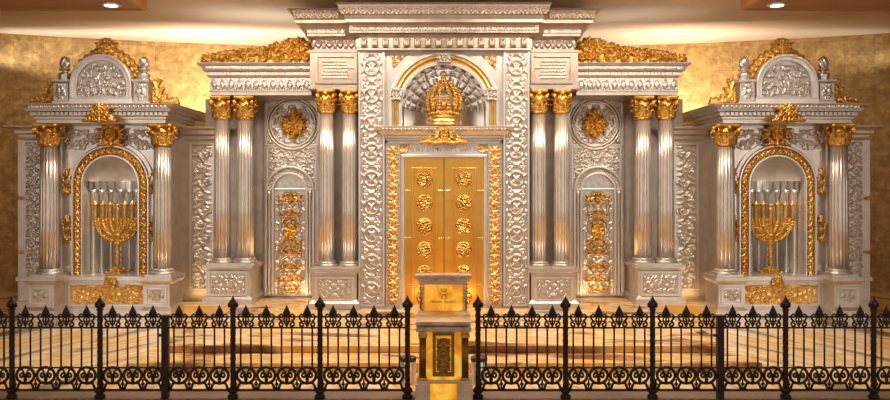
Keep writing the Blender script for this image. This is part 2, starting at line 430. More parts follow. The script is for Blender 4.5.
def dentils(mb, x0, x1, yf, yb, z0, z1, p, d, sides=True):
    mb.box(x0 - d * .15, x1 + d * .15, yf - d * .15, yb - .02, z0, z1)
    n = max(1, int(round((x1 - x0) / p))); q = (x1 - x0) / n
    for k in range(n): mb.box(x0 + q * (k + .2), x0 + q * (k + .8), yf - d, yf + .01, z0, z1)
    if sides:
        n = max(1, int((yb - yf) / p)); q = (yb - yf) / n
        for k in range(n):
            mb.box(x0 - d, x0 + .01, yf + q * (k + .2), yf + q * (k + .8), z0, z1)
            mb.box(x1 - .01, x1 + d, yf + q * (k + .2), yf + q * (k + .8), z0, z1)
    return mb

# ------------------------------------------------------------------ columns
def make_capital(mb, zb, zt, rn, rc):
    h = zt - zb
    mb.lathe([(rn, zb), (rn * 1.12, zb + .02 * h), (rn * 1.12, zb + .07 * h), (rn * .98, zb + .1 * h), (rn * 1.05, zb + .5 * h), (rc * .84, zb + .87 * h)], n=20)
    def leafsheet(a, z0, z1, w, out):
        v = []; f = []; nt, ns = 7, 5
        for i in range(nt):
            t = i / (nt - 1)
            r = rn * (1.05 + .05 * t) + out * t ** 2.2
            z = z0 + (z1 - z0) * (t if t < .84 else .84 - (t - .84) * .9)
            if t >= .84: r = rn * 1.1 + out * (.68 + (t - .84) * 3.0)
            ww = w * (.75 + .5 * math.sin(PI * t)) * (1 - .55 * max(0, t - .7) / .3) * (1 + .2 * (-1) ** i)
            for k in range(ns):
                q = -1 + 2 * k / (ns - 1)
                rr = r + rn * (.24 * (1 - abs(q)) ** .7) - rn * .08 * (k % 2)
                aa = a + q * ww / rn
                v.append((rr * math.cos(aa), rr * math.sin(aa), z))
        for i in range(nt - 1):
            for k in range(ns - 1): f.append((i * ns + k, i * ns + k + 1, (i + 1) * ns + k + 1, (i + 1) * ns + k))
        mb.add(v, f, True)
        for t in (.25, .45, .65):
            for e in (-1, 1):
                r = rn * 1.1 + out * t ** 2.2; aa = a + e * w / rn * 1.05
                mb.blob((r * math.cos(aa), r * math.sin(aa), z0 + (z1 - z0) * t), rn * .11, 6, 5)
        r = rn * 1.25 + out * 1.0; mb.blob((r * math.cos(a), r * math.sin(a), z0 + (z1 - z0) * .78), (rn * .17, rn * .17, rn * .12), 7, 5)
    for k in range(8):
        leafsheet(2 * PI * k / 8, zb + .08 * h, zb + .48 * h, rn * .27, (rc - rn) * .75)
        leafsheet(2 * PI * (k + .5) / 8, zb + .1 * h, zb + .76 * h, rn * .27, (rc - rn) * .95)
    for k in range(4):
        a = PI / 4 + k * PI / 2; ca, sa = math.cos(a), math.sin(a); R = rc * 1.12; vr = h * .11
        p = []
        for i in range(15):
            t = i / 14
            if t < .35: q = t / .35; rr, zz = rn * 1.1 + (R - rn * 1.1) * q, zb + h * (.55 + .28 * q)
            else:
                q = (t - .35) / .65; b = PI / 2 - q * 2.6 * PI; sr = vr * (1 - .65 * q)
                rr, zz = R + sr * math.cos(b), zb + h * .72 + sr * math.sin(b) + .0
            p.append((rr * ca, rr * sa, zz))
        mb.tube(p, h * .045, 6); mb.blob((R * ca, R * sa, zb + h * .72), (h * .07,) * 3)
        a2 = k * PI / 2; mb.blob((rc * .98 * math.cos(a2), rc * .98 * math.sin(a2), zb + h * .84), (h * .1,) * 3)
    poly = []
    for k in range(4):
        a = PI / 4 + k * PI / 2; R = rc * 1.34
        for da, rr in ((-.09, R), (.09, R), (.42, rc * 1.03), (PI / 4, rc * .93), (PI / 2 - .42, rc * 1.03)):
            poly.append((rr * math.cos(a + da), rr * math.sin(a + da)))
    n = len(poly)
    v = [(x * .94, y * .94, zb + .87 * h) for x, y in poly] + [(x, y, zb + .94 * h) for x, y in poly] + [(x, y, zt) for x, y in poly]
    f = [tuple(range(n - 1, -1, -1)), tuple(range(2 * n, 3 * n))] + [(j * n + k, j * n + (k + 1) % n, (j + 1) * n + (k + 1) % n, (j + 1) * n + k) for j in range(2) for k in range(n)]
    mb.add(v, f)
def make_column(label, group, loc, h, hc, r, rc):
    t = thing('fluted_column', label, 'column', loc, group)
    x, y, z = loc
    def off(mb): mb.v = [(a + x, b + y, c + z) for a, b, c in mb.v]; return mb
    hb = r * .75; b = MB()
    q = r * 1.42; b.box(-q, q, -q, q, 0, hb * .28)
    b.lathe([(r * 1.36, hb * .28), (r * 1.42, hb * .40), (r * 1.36, hb * .55), (r * 1.18, hb * .6), (r * 1.14, hb * .7), (r * 1.24, hb * .78), (r * 1.24, hb * .88), (r * 1.06, hb)], n=32)
    off(b).build('base', SILVER, t)
    s = MB(); zs = h - hc
    nf = 18
    flute = lambda a: 1 - .085 * (max(0, abs(math.sin(a * nf / 2)) - .18) / .82) ** .6
    s.lathe([(r * 1.0, hb), (r * 1.0, hb + (zs - hb) * .33), (r * .95, hb + (zs - hb) * .7), (r * .88, zs)], n=nf * 8, mod=flute)
    off(s).build('shaft', SILVER, t)
    c = MB(); make_capital(c, zs, h, r * .9, rc); off(c).build('capital', GOLD, t)
    return t
PZ = 0.20                                      # platform height
# ================================================================== centre of the ark
Yp = 12.65
def ctr_word(): return 'left' if M > 0 else 'right'
def sidew(a, b): return a if M > 0 else b

# shared body behind
t = thing('ark_backing', 'plain silver rear block rising behind the golden doors and paired columns', 'ark', (0, 13.6, PZ))
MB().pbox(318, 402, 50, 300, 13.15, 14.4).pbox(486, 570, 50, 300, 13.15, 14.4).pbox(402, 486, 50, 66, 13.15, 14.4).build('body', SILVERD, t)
MB().pbox(388, 500, 128, 158, 13.12, 14.2).build('lintel_block', SILVERD, t)

# doors
def medallion_strokes(r, k, side):
    rnd = random.Random(k * 7 + side); c = r; s = ring(c, c, r * .92, r * .05, .02)
    for j in range(5):
        yy = c + r * (-.6 + .3 * j); hw = math.sqrt(max(.05, .75 - ((yy - c) / r) ** 2)) * r
        if (j + k + side) % 3 == 0: s += leaf(c - hw, yy, c + hw * .2, yy + r * .15, r * .15, .04)
        s += line([(c + hw * q, yy + r * .1 * math.sin(q * 4 + k + j)) for q in np.linspace(-.95, .95, 7)], r * rnd.uniform(.05, .10), rnd.uniform(.05, .085))
    if (k + side) % 2: s += rosette(c, c, r * .6, 5 + k % 3, .05, rnd.random())
    else: s += line([(c, c - r * .6), (c, c + r * .7)], r * .13, .05) + leaf(c, c, c - r * .6, c + r * .5, r * .16, .045) + leaf(c, c, c + r * .6, c + r * .5, r * .16, .045)
    return s
YD = 12.95
for M in (1, -1):
    side = 0 if M > 0 else 1
    t = thing('door_leaf', 'golden door leaf with stacked round reliefs, ' + sidew('left', 'right') + ' of the two in the ark', 'door', (X(424, YD), YD, PZ), 'golden doors of the ark')
    zb, zt = PZ, Z(157, YD)
    MB().box(X(403, YD), X(443.6, YD), YD, YD + .08, zb, zt).build('leaf', DOORG, t)
    f = MB(); x0, x1 = X(411.5, YD), X(437, YD)
    za, zc = Z(320, YD), Z(167.5, YD)
    f.frame(x0, x1, za, zc, .035, YD - .045, YD + .01); f.frame(x0 + .05, x1 - .05, za + .05, zc - .05, .012, YD - .018, YD + .01)
    f.build('panel_frame', DOORG, t, .006)
    for yy in (191, 238.2, 285.4):
        for a, c in ((404, 411), (437.5, 443)):
            MB().box(X(a, YD), X(c, YD), YD - .028, YD + .01, Z(yy + .9, YD), Z(yy - .9, YD)).build('crossbar', GOLDB, t, .005)
    for i in range(6):
        r = S(8.3, YD); cz = Z(179.5 + 23.5 * i, YD); cxx = X(424.3, YD)
        put_relief('medallion', GOLDB, t, cxx - r, YD - .004, cz - r, 2 * r, 2 * r, medallion_strokes(r, i, side), .006, cut=True)
M = 1
# door surround
t = thing('door_surround', 'pale silver frame and inscribed lintel around the golden doors', 'door frame', (0, 12.8, PZ))
fr = MB(); Ys = 12.8
fr.pbox(400.6, 404, 150, 157, Ys, 13.1)
fr.box(X(400.6, Ys), X(404, Ys), Ys, 13.1, PZ, Z(157, Ys)); fr.box(X(484, Ys), X(487.4, Ys), Ys, 13.1, PZ, Z(157, Ys))
fr.pbox(400.6, 487.4, 154.5, 157.3, Ys - .03, 13.1)
fr.build('jamb', WHITES, t, .006)
MB().pbox(400.6, 487.4, 143, 154.5, Ys, 13.1).build('lintel', WHITES, t)
for d in (-1, 1):
    for q in (0, 1):
        cx = 444 + d * 42.3 if q == 0 else 444 + d * 37.5
    a = 397.5 if d < 0 else 478.5
    prelief('corner_ornament', GOLDP, t, a, a + 12, 143.5, 154, Ys - .004, lambda W, H: foliage(W, H, .05, 5 + d, .022, mirror=False), .007, cut=True)
def text(body, name, size, mat, parent, loc, ext=.002, spacing=1.0, width=None):
    c = bpy.data.curves.new(name, 'FONT'); c.body = body; c.size = size; c.extrude = ext; c.align_x = 'CENTER'; c.space_character = spacing
    tmp = bpy.data.objects.new(name, c); me = bpy.data.meshes.new_from_object(tmp); bpy.data.objects.remove(tmp); bpy.data.curves.remove(c)
    me.materials.clear(); me.materials.append(mat); o = bpy.data.objects.new(name, me); COL.objects.link(o); o.parent = parent
    o.location = Vector(loc) - rootloc(parent); o.rotation_euler = (PI / 2, 0, 0)
    if width:
        bpy.context.view_layer.update()
        if o.dimensions.x > 1e-4: o.scale = (width / o.dimensions.x,) + (1, 1)
    return o
def heb(s): return s[::-1]
text(heb('\u05d6\u05d4 \u05d4\u05e9\u05e2\u05e8 \u05dc\u05d9\u05d4\u05d5\u05d4 \u05e6\u05d3\u05d9\u05e7\u05d9\u05dd \u05d9\u05d1\u05d0\u05d5 \u05d1\u05d5'), 'inscription', .095, BRONZE, t, (0, Ys - .003, Z(151.3, Ys)), .003, 1.05, S(68, Ys))

for M in (1, -1):
    w = ctr_word(); ow = sidew('right', 'left')
    # silver relief pilaster beside the door
    t = thing('relief_pilaster', f'tall silver pilaster of wreathed flowers {w} of the golden doors, reaching the top cornice', 'pilaster', (X(371.5, Yp), Yp, PZ), 'tall silver pilasters by the doors')
    x0, x1 = X(358.6, Yp), X(384.6, Yp); zt = Z(50.3, Yp)
    MB().box(x0, x1, Yp, 13.12, PZ, zt).build('pier', SILVER, t)
    MB().frame(x0, x1, PZ + .02, zt, .03, Yp - .025, Yp + .01).build('border', WHITES, t, .005)
    W, H = x1 - x0 - .07, zt - PZ - .12
    put_relief('relief_panel', SILVERR, t, x0 + .035, Yp - .004, PZ + .06, W, H, roundels(W, H, S(28, Yp), .034), .0085)
    # gilded inner pilaster
    Yg = 12.74
    t = thing('gilded_pilaster', f'slim pilaster with gold scroll chain directly {w} of the golden doors', 'pilaster', (X(393, Yg), Yg, PZ), 'gold chain pilasters by the doors')
    x0, x1 = X(385.6, Yg), X(400.3, Yg); zt = Z(143.2, Yg)
    MB().box(x0, x1, Yg, 13.1, PZ, zt).build('pier', WHITES, t)
    MB().frame(x0, x1, PZ + .02, zt, .02, Yg - .02, Yg + .01).build('border', SILVER, t, .004)
    W, H = x1 - x0 - .05, zt - PZ - .06
    mb = MB(); x00 = x0 + .025
    relief(mb, hmap(H, W, .0065, beads(H, W, S(9.0, Yg), .045)), lambda u, v, h: (x00 + v, Yg - .003 - h, PZ + .03 + u), cut=True)
    mb.f = [f[::-1] for f in mb.f]
    mb.build('scroll_chain', GOLDP, t)
    # upper narrow pilaster strip between niche and pilaster is part of the niche panel (below)
M = 1
# cornice shelf over the door
t = thing('door_cornice', 'silver dentilled cornice shelf across the top of the golden doors', 'cornice', (0, 12.6, Z(143, 12.6)))
Yc = 12.72
c = MB(); x0, x1 = X(387.5, Yc), X(500.5, Yc)
zz = lambda y: Z(y, 12.55)
c.cornice(x0, x1, Yc, 13.1, [(0, zz(143)), (.0, zz(140.5)), (.03, zz(140)), (.03, zz(138.2)), (.06, zz(137.5)), (.06, zz(135.3)), (.10, zz(134.6)), (.14, zz(131)), (.20, zz(130)), (.22, zz(127.2)), (.22, zz(126.3))])
c.build('moulding', SILVER, t)
d = MB(); dentils(d, x0, x1, Yc - .06, 13.1, zz(137.3), zz(135.2), .055, .03); d.build('dentil_row', WHITES, t)
Yo = 12.45
prelief('egg_band', SILVERR, t, 381, 507, 127.2, 131, Yo + .07, lambda W, H: eggs(W, H, .06, .018), .007)
o = prelief('gilded_cartouche', GOLD, None, 419.5, 468.5, 126.5, 144.5, 12.46, lambda W, H: cartouche(W * .42, H, 3, .06) and [([(p[0] + W * .29, p[1]) for p in q], ww, a) for q, ww, a in cartouche(W * .42, H, 3, .06)]
    + sum([spiral(W / 2 + e * W * .27, H * .25, H * .2, PI / 2, 1.2, -e, H * .08, .045) + leaf(W / 2 + e * W * .3, H * .2, W / 2 + e * W * .49, H * .12, H * .1, .045) + line([(W / 2, H * .3), (W / 2 + e * W * .25, H * .08)], H * .1, .04) for e in (-1, 1)], []), .007, cut=True, double=True)
tag(o, 'gold scrolled cartouche hanging on the cornice directly above the golden doors', 'ornament')

# niche with vault above the doors
YN = 12.74
t = thing('arched_niche', 'silver arched niche with gold band housing the golden crown', 'niche', (0, YN, Z(126, YN)))
cx, cz = 0.0, Z(107, YN); zb = Z(126, YN); rr = S(42, YN)
MB().archpanel(X(385, YN), X(503, YN), zb, Z(50.3, YN), cx, cz, rr, zb, YN, 13.1, 40).build('wall_panel', WHITES, t)
MB().band(cx, cz, S(52, YN), S(55.5, YN), zb, YN - .05, YN + .02, 40).band(cx, cz, S(41.8, YN), S(45.3, YN), zb, YN - .05, YN + .02, 40).build('arch_moulding', WHITES, t, .008)
g = MB().band(cx, cz, S(45.3, YN), S(48, YN), zb, YN - .02, YN + .02, 40).band(cx, cz, S(48.2, YN), S(49.4, YN), zb, YN - .05, YN + .02, 40).band(cx, cz, S(49.4, YN), S(52, YN), zb, YN - .02, YN + .02, 40)
g.build('gold_band', GOLDB, t, .008)
k = MB()
for a, sc_ in ((PI / 2, 1.0), (PI - .26, .95), (.26, .95)):
    rx = S(48.5, YN); px_, pz_ = cx + rx * math.cos(a), cz + rx * math.sin(a)
    W = S(15, YN) * sc_; H = S(11, YN) * sc_
    if a != PI / 2: W, H = S(12, YN), S(14, YN)
    k2 = MB().box(px_ - W * .45, px_ + W * .45, YN - .075, YN, pz_ - H * .42, pz_ + H * .42)
    relief(k2, hmap(W, H, .006, cartouche(W, H, 2, .045)), plane(px_ - W / 2, YN - .075, pz_ - H / 2), cut=True)
    k2.build('keystone' if a == PI / 2 else 'corbel', SILVERR, t)
for d in (-1, 1):
    W = S(15, YN); x0 = X(391.5, YN) if d < 0 else X(481.5, YN); z0 = Z(71, YN); H = S(15.5, YN)
    msk = (lambda gx, gy: (gx / W + (1 - gy / H)) < 1.0) if d < 0 else (lambda gx, gy: ((1 - gx / W) + (1 - gy / H)) < 1.0)
    mb = MB(); relief(mb, hmap(W, H, .006, foliage(W, H, .04, 9, .022, mirror=False), msk), plane(x0, YN - .004, z0), cut=True)
    mb.build('spandrel_ornament', GOLD, t)
# ribbed apse
ap = MB(); nl, nm = 72, 14; v = []; f = []; D0 = 13.1; dep = .95
for j in range(nm + 1):
    p = j / nm
    for i in range(nl + 1):
        a = PI * i / nl
        rib = 1 - .05 * (1 if (i % 6) in (0, 1) else 0)
        q = math.cos(PI / 2 * p)
        ra = rr * 1.01 * (q * .75 + .25 if p < 1 else .25) * rib
        v.append((cx + ra * math.cos(a), D0 - .3 + dep * math.sin(PI / 2 * p), cz + ra * math.sin(a)))
for j in range(nm):
    for i in range(nl):
        b = j * (nl + 1) + i; f.append((b, b + 1, b + nl + 2, b + nl + 1))
ap.add(v, f, True)
n0 = len(ap.v)
for j in range(nm):
    for sgn in (0, nl):
        b = v[j * (nl + 1) + sgn]; c2 = v[(j + 1) * (nl + 1) + sgn]
        ap.add([b, c2, (c2[0], c2[1], zb - .01), (b[0], b[1], zb - .01)], [(0, 1, 2, 3)])
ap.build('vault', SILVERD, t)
rb = MB()
for j in (2, 5, 8, 10):
    p = j / nm; q = (math.cos(PI / 2 * p) * .75 + .25) * rr * .97; yy = D0 - .3 + dep * math.sin(PI / 2 * p)
    rb.tube([(cx + q * math.cos(PI * i / 24), yy, cz + q * math.sin(PI * i / 24)) for i in range(25)], .014, 6)
rb.build('vault_rib', SILVER, t)
MB().box(-rr * .26, rr * .26, 13.735, 13.77, zb, cz + rr * .26).build('back_panel', WHITES, t)
MB().box(-rr, rr, D0 - .36, 13.77, zb - .06, zb - .004).build('ledge', WHITES, t)
# crown
Yk = 12.95
t = thing('torah_crown', 'openwork golden crown standing in the arched niche above the doors', 'crown', (0, Yk, zb))
P = lambda y: Z(y, Yk)
MB().lathe([(S(15, Yk), zb), (S(18.5, Yk), zb + .03), (S(17, Yk), P(119)), (S(14, Yk), P(117)), (S(14.5, Yk), P(115))], (0, Yk, 0), 36).build('base', GOLDB, t)
bm_ = MB(); 
for i in range(24):
    a = 2 * PI * i / 24; bm_.blob((S(14.5, Yk) * math.cos(a), Yk + S(14.5, Yk) * math.sin(a), P(114)), S(1.7, Yk), 8, 6)
bm_.lathe([(S(13, Yk), P(115.5)), (S(13.6, Yk), P(113)), (S(13, Yk), P(110.5))], (0, Yk, 0), 36); bm_.build('band', GOLD, t)
for i in range(12):
    a = 2 * PI * (i + .5) / 12; rbm = MB(); pts = []
    for q in np.linspace(0, 1, 12):
        r = S(14 + 3.2 * math.sin(PI * q * .9) - 11.5 * q ** 2.6, Yk); pts.append((r * math.cos(a), Yk + r * math.sin(a), P(112 - 31 * q)))
    rbm.tube(pts, S(1.1, Yk), 6)
    for p in pts[1:-1:1]: rbm.blob((p[0] * 1.08, Yk + (p[1] - Yk) * 1.08, p[2]), S(1.6, Yk), 7, 5)
    rbm.build('arch_rib', GOLD, t)
for i in range(8):
    a = 2 * PI * i / 8; fm = MB(); r = S(14.5, Yk); ca, sa = math.cos(a), math.sin(a)
    fm.blob((r * ca, Yk + r * sa, P(106)), (S(2.8, Yk), S(2.8, Yk), S(4.5, Yk)), 8, 6); fm.blob((r * ca, Yk + r * sa, P(100.5)), S(2.0, Yk), 8, 6)
    for d in (-1, 1): fm.blob((r * ca - d * sa * S(3, Yk), Yk + r * sa + d * ca * S(3, Yk), P(104)), S(1.6, Yk), 8, 6)
    fm.build('fleuron', GOLD, t)
MB().lathe([(S(2, Yk), P(82)), (S(5, Yk), P(80.5)), (S(2, Yk), P(79)), (S(1.5, Yk), P(77)), (S(3, Yk), P(75.5)), (S(3.2, Yk), P(74)), (S(2, Yk), P(72.5)), (S(.4, Yk), P(70.5))], (0, Yk, 0), 20).build('finial', GOLD, t)
tb = MB()
for d in (-1, 1):
    c0 = d * S(2.6, Yk)
    poly = [(c0 - S(2.2, Yk), P(111)), (c0 + S(2.2, Yk), P(111))] + [(c0 + S(2.2, Yk) * math.cos(a), P(98) + S(2.2, Yk) * math.sin(a)) for a in np.linspace(0, PI, 8)]
    tb.prism(poly, Yk - S(9, Yk), Yk - S(7.5, Yk))
tb.build('tablets', WHITES, t)

# top entablature, centre and sides
t = thing('crowning_entablature', 'widest silver cornice block at the very top, centred over the niche', 'entablature', (0, 12.6, Z(50, 12.6)))
Ye = 12.58; x0, x1 = X(359, Ye), X(529, Ye); Q = lambda y: Z(y, 12.45)
MB().cornice(x0, x1, Ye, 14.3, [(0, Z(50, Ye)), (0, Q(34)), (.03, Q(33)), (.06, Q(32)), (.10, Q(24.5)), (.20, Q(23)), (.20, Q(20)), (.22, Q(16)), (.28, Q(14)), (.32, Q(5)), (.34, Z(4, 12.25))]).build('cornice', SILVERD, t)
fz = MB(); dentils(fz, x0, x1, Ye, 14.3, Z(47.5, Ye), Z(38.5, Ye), (x1 - x0) / 16, .05)
fz.cornice(x0, x1, Ye, 14.3, [(.03, Z(50.2, Ye)), (.03, Z(48.6, Ye))]); fz.cornice(x0, x1, Ye, 14.3, [(.02, Z(37.5, Ye)), (.04, Z(35, Ye))])
fz.build('triglyph_frieze', SILVERD, t)
for k in range(16):
    W = (x1 - x0) / 16; H = Z(38.8, Ye) - Z(47.2, Ye)
    put_relief('carved_drop', SILVERD, t, x0 + W * k, Ye - .052, Z(47.2, Ye), W, H, sum([line([(W / 2 + e * .028, H * .15), (W / 2 + e * .028, H * .85)], .02, .04) for e in (-1, 1)], []) + leaf(W / 2, H * .1, W / 2, H * .75, .03, .055), .007, cut=True)
prelief('leaf_band', SILVERD, t, 340, 548, 5.5, 13.5, 12.285, lambda W, H: palmettes(W, H, S(9, 12.3), .022), .009)
prelief('reeded_band', SILVERD, t, 349, 539, 24, 32.5, 12.50, lambda W, H: eggs(W, H, S(3, 12.5), .012), .009)
for M in (1, -1):
    w = ctr_word()
    t = thing('side_entablature', f'silver cornice block stepped back beside the top central one, {w} side', 'entablature', (X(330, 12.7), 12.7, Z(50, 12.7)), 'stepped back top cornice blocks')
    Ye = 12.76; x0, x1 = X(313, Ye), X(358, Ye); Q = lambda y: Z(y, 12.6)
    b = MB().cornice(x0, x1, Ye, 14.2, [(0, Z(50, Ye)), (0, Q(38.8)), (.04, Q(38)), (.09, Q(36.5)), (.17, Q(26)), (.25, Q(24)), (.25, Q(21)), (.28, Q(18)), (.34, Q(10.5)), (.36, Z(9.3, 12.4))])
    b.v = [(min(vx, X(359.5, Ye)), vy, vz) for vx, vy, vz in b.v]; b.build('cornice', SILVERD, t)
    prelief('leaf_band', SILVERD, t, 293, 339, 10.5, 18, 12.435, lambda W, H: palmettes(W, H, S(8, 12.4), .022), .009)
    prelief('scroll_frieze', SILVERD, t, 313, 357, 39.5, 49, Ye - .004, lambda W, H: palmettes(W, H, S(10, Ye), .03), .009)
    prelief('reeded_band', SILVERD, t, 307, 345, 27, 36, 12.615, lambda W, H: eggs(W, H, S(3, 12.5), .012), .009)
    # attic block
    Ya = 12.72
    t = thing('attic_block', f'plain silver block with an engraved plaque above the paired columns {w} of the doors', 'block', (X(333, Ya), Ya, Z(90, Ya)), 'attic blocks with plaques')
    MB().pbox(310, 357.8, 50.4, 89.6, Ya, 13.14).build('block', SILVERD, t)
    c = MB(); x0, x1 = X(310, Ya), X(357.8, Ya)
    c.frame(X(315, Ya), X(357.2, Ya), Z(84, Ya), Z(54.5, Ya), .05, Ya - .03, Ya + .01)
    c.box(x0 - .03, x1, Ya - .04, 13.0, Z(89.7, Ya), Z(86.5, Ya)).box(x0 - .02, x1, Ya - .02, 13.0, Z(52.5, Ya), Z(50.4, Ya))
    c.build('plaque_frame', SILVERD, t, .006)
    def lines(W, H):
        rnd = random.Random(4); s = []
        for i in range(6):
            y = H * (.9 - .16 * i); x = W * rnd.uniform(.03, .2); e = W * rnd.uniform(.8, .97)
            while x < e:
                l = W * rnd.uniform(.04, .09); s += line([(x, y), (x + l * .3, y + H * .045), (x + l * .7, y - H * .02)], .011, .008); x += l + W * .02
        return s
    prelief('engraved_plaque', SILVERD, t, 320, 353.5, 59.5, 80, Ya - .004, lines, .007)
    # pedestal under the paired columns
    Yq = 12.52
    t = thing('pedestal', f'silver pedestal with relief panel under the paired columns {w} of the doors', 'pedestal', (X(333, Yq), 12.8, PZ), 'pedestals of the central columns')
    x0, x1 = X(312, Yq), X(356.5, Yq); zt = Z(268.5, Yq)
    MB().cornice(x0, x1, Yq, 13.14, [(.05, PZ), (.05, PZ + .09), (.02, PZ + .12), (0, PZ + .14), (0, zt - .1), (.02, zt - .08), (.05, zt - .05), (.05, zt)]).build('die', SILVER, t)
    MB().frame(X(315, Yq), X(353.5, Yq), Z(301, Yq), Z(277, Yq), .03, Yq - .025, Yq + .01).build('panel_frame', WHITES, t, .005)
    prelief('relief_panel', SILVERR, t, 318, 350.5, 279.5, 298.5, Yq - .004, lambda W, H: foliage(W, H, .042, 12, .02), .0075)
ccol = {}
Ycl = 12.8; zc0 = Z(268.5, 12.52)
hcol = Z(89.7, 12.72) - zc0
i = 0
M = 1
names = ['outer one of the pair left of the golden doors', 'inner one of the pair left of the golden doors', 'inner one of the pair right of the golden doors', 'outer one of the pair right of the golden doors']
xs = [X(326.6, Ycl), X(349.6, Ycl), -X(349.6, Ycl), -X(326.6, Ycl)]
col0 = None
for nm, xx in zip(names, xs):
    lab = 'fluted silver column with gold capital, ' + nm
    if col0 is None: col0 = make_column(lab, 'columns beside the golden doors', (xx, Ycl, zc0), hcol, S(23.5, Ycl), S(8.0, Ycl), S(9.6, Ycl) / 1.05)
    else: dup(col0, (xx, Ycl, zc0), lab)

# ================================================================== middle bays
Ym = 13.2
def crest_profile(q):
    P = [(0, .12), (.05, .3), (.12, .42), (.2, .46), (.3, .5), (.42, .55), (.55, .6), (.68, .74), (.8, .93), (.9, .97), (.97, .82), (1, .7)]
    for (a, b), (c, d) in zip(P, P[1:]):
        if a <= q <= c: return b + (d - b) * (q - a) / (c - a)
    return .7
for M in (1, -1):
    w = ctr_word()
    o = MB().box(X(206, 13.9), X(322, 13.9), 13.86, 14.4, PZ, Z(94, 13.1)).build('bay_backing', SILVERD)
    tag(o, f'plain silver back wall of the bay {w} of the doors, behind the columns', 'wall panel', 'back walls of the side bays')
    # entablature
    t = thing('bay_entablature', f'long silver entablature with palmette frieze over the bay {w} of the doors', 'entablature', (X(255, 13), 13, Z(95, 13)), 'entablatures of the side bays')
    Ye = 13.02; x0, x1 = X(210, Ye), X(311.5, Ye); Q = lambda y: Z(y, 12.9)
    b = MB().cornice(x0, x1, Ye, 14.4, [(-.02, Z(95.5, Ye)), (0, Z(95, Ye)), (0, Z(92, Ye)), (.02, Z(91.5, Ye)), (.0, Z(91, Ye)), (0, Q(77)), (.03, Q(76)), (.05, Q(74.8)), (.05, Q(71.5)), (.09, Q(70.5)), (.13, Q(66)), (.17, Q(65)), (.18, Q(63)), (.18, Z(62.3, 12.85))])
    b.v = [(min(vx, X(311.5, Ye)), vy, vz) for vx, vy, vz in b.v]; b.build('cornice', SILVER, t)
    d = MB(); dentils(d, x0, x1, Ye - .05, 14.3, Q(74.6), Q(71.6), S(3.6, Ye), .035); d.v = [(min(vx, X(311.5, Ye)), vy, vz) for vx, vy, vz in d.v]; d.build('dentil_row', WHITES, t)
    prelief('palmette_frieze', SILVERR, t, 210.5, 311, 78, 90.5, Ye - .004, lambda W, H: palmettes(W, H, S(8.5, Ye), .03), .008)
    prelief('leaf_band', SILVERR, t, 204.5, 311, 65.8, 70.4, 12.895, lambda W, H: palmettes(W, H, S(5, Ye), .016), .008)
    # crest
    Yr = 13.0; W, H = S(109, Yr), S(26.5, Yr)
    rnd = random.Random(21); st = []; r0 = S(5.6, Yr); pts = []
    for _ in range(5000):
        q = rnd.random(); top = crest_profile(q) * H; rr_ = r0 * rnd.uniform(.55, 1.1)
        x, y = q * W, rnd.uniform(rr_ * .6, max(top - rr_ * .75, rr_ * .65))
        if x < rr_ or x > W - rr_ * .8: continue
        if all((x - a) ** 2 + (y - b_) ** 2 > ((rr_ + c) * .78) ** 2 for a, b_, c in pts): pts.append((x, y, rr_))
    for x, y, rr_ in pts:
        if rnd.random() < .6: st += rosette(x, y, rr_, rnd.choice((5, 6, 7)), rr_ * 1.5, rnd.random() * 6)
        else: st += spiral(x, y, rr_ * .8, rnd.uniform(0, 6), 1.3, rnd.choice((-1, 1)), rr_ * .27, rr_ * 1.3)
        st.append(([(x, y)], rr_ * .85, rr_ * .8))
    for q in np.linspace(.02, .98, 60):
        hh = crest_profile(q) * H - .12
        st += line([(q * W, .0), (q * W, max(.02, hh))], .05, .02)
    for q in (.03, .1, .17, .24, .3, .37, .44, .5, .57, .64, .7, .76, .83, .9, .965):
        k_ = S(3.2 + 2.6 * (math.sin(q * 37) * .5 + .5) * (.5 + q * .5), Yr); y = max(k_, crest_profile(q) * H - k_ * .95)
        st += rosette(q * W, y, k_, 7, k_ * 1.7, q * 9) + [([(q * W, y)], k_ * .95, k_ * 1.1)]
        st += rosette(q * W + k_ * .9, max(.04, y - k_ * .7), k_ * .7, 6, k_ * 1.2, q * 5)
        if math.sin(q * 91) > .5: st += spiral(q * W - k_ * .6, y + k_ * .7, k_ * .4, 0, 1.2, 1, k_ * .2, k_ * .6)
    o = put_relief('gilded_crest', GOLD, None, X(202.5, Yr), Yr, Z(62.6, 12.9), W, H, st, .009, cut=True, double=True)
    tag(o, f'long gold crest of flowers and scrolls rising inward on the entablature {w} of the centre', 'crest', 'long gold foliage crests')
    # pedestal
    Yq = 12.97
    t = thing('pedestal', f'silver pedestal under the paired columns between the {w} pavilion and the {w} gold medallion', 'pedestal', (X(228, Yq), 13.2, PZ), 'pedestals of the side bays')
    x0, x1 = X(206, Yq), X(250, Yq); zt = Z(265, Yq)
    MB().cornice(x0, x1, Yq, 13.84, [(.05, PZ), (.05, PZ + .09), (.02, PZ + .12), (0, PZ + .14), (0, zt - .1), (.02, zt - .08), (.05, zt - .05), (.05, zt)]).build('die', SILVER, t)
    MB().frame(X(208.5, Yq), X(247.5, Yq), Z(296, Yq), Z(271.5, Yq), .03, Yq - .025, Yq + .01).build('panel_frame', WHITES, t, .005)
    prelief('relief_panel', SILVERR, t, 211.5, 244.5, 274, 293.5, Yq - .004, lambda W, H: foliage(W, H, .042, 17, .02), .0075)
    # bay panel with medallion and blind arch
    Yb = 13.8
    t = thing('blind_arch_bay', f'silver panel with gold medallion over a gilded blind arch, {w} of the doors', 'panel', (X(290, Yb), Yb, PZ), 'medallion panels of the side bays')
    MB().pbox(264, 319, 97, 296, Yb, 13.855).build('panel', SILVER, t)
    fr = MB(); fr.frame(X(265, Yb), X(318.5, Yb), Z(146, Yb), Z(103, Yb), .03, Yb - .03, Yb + .01)
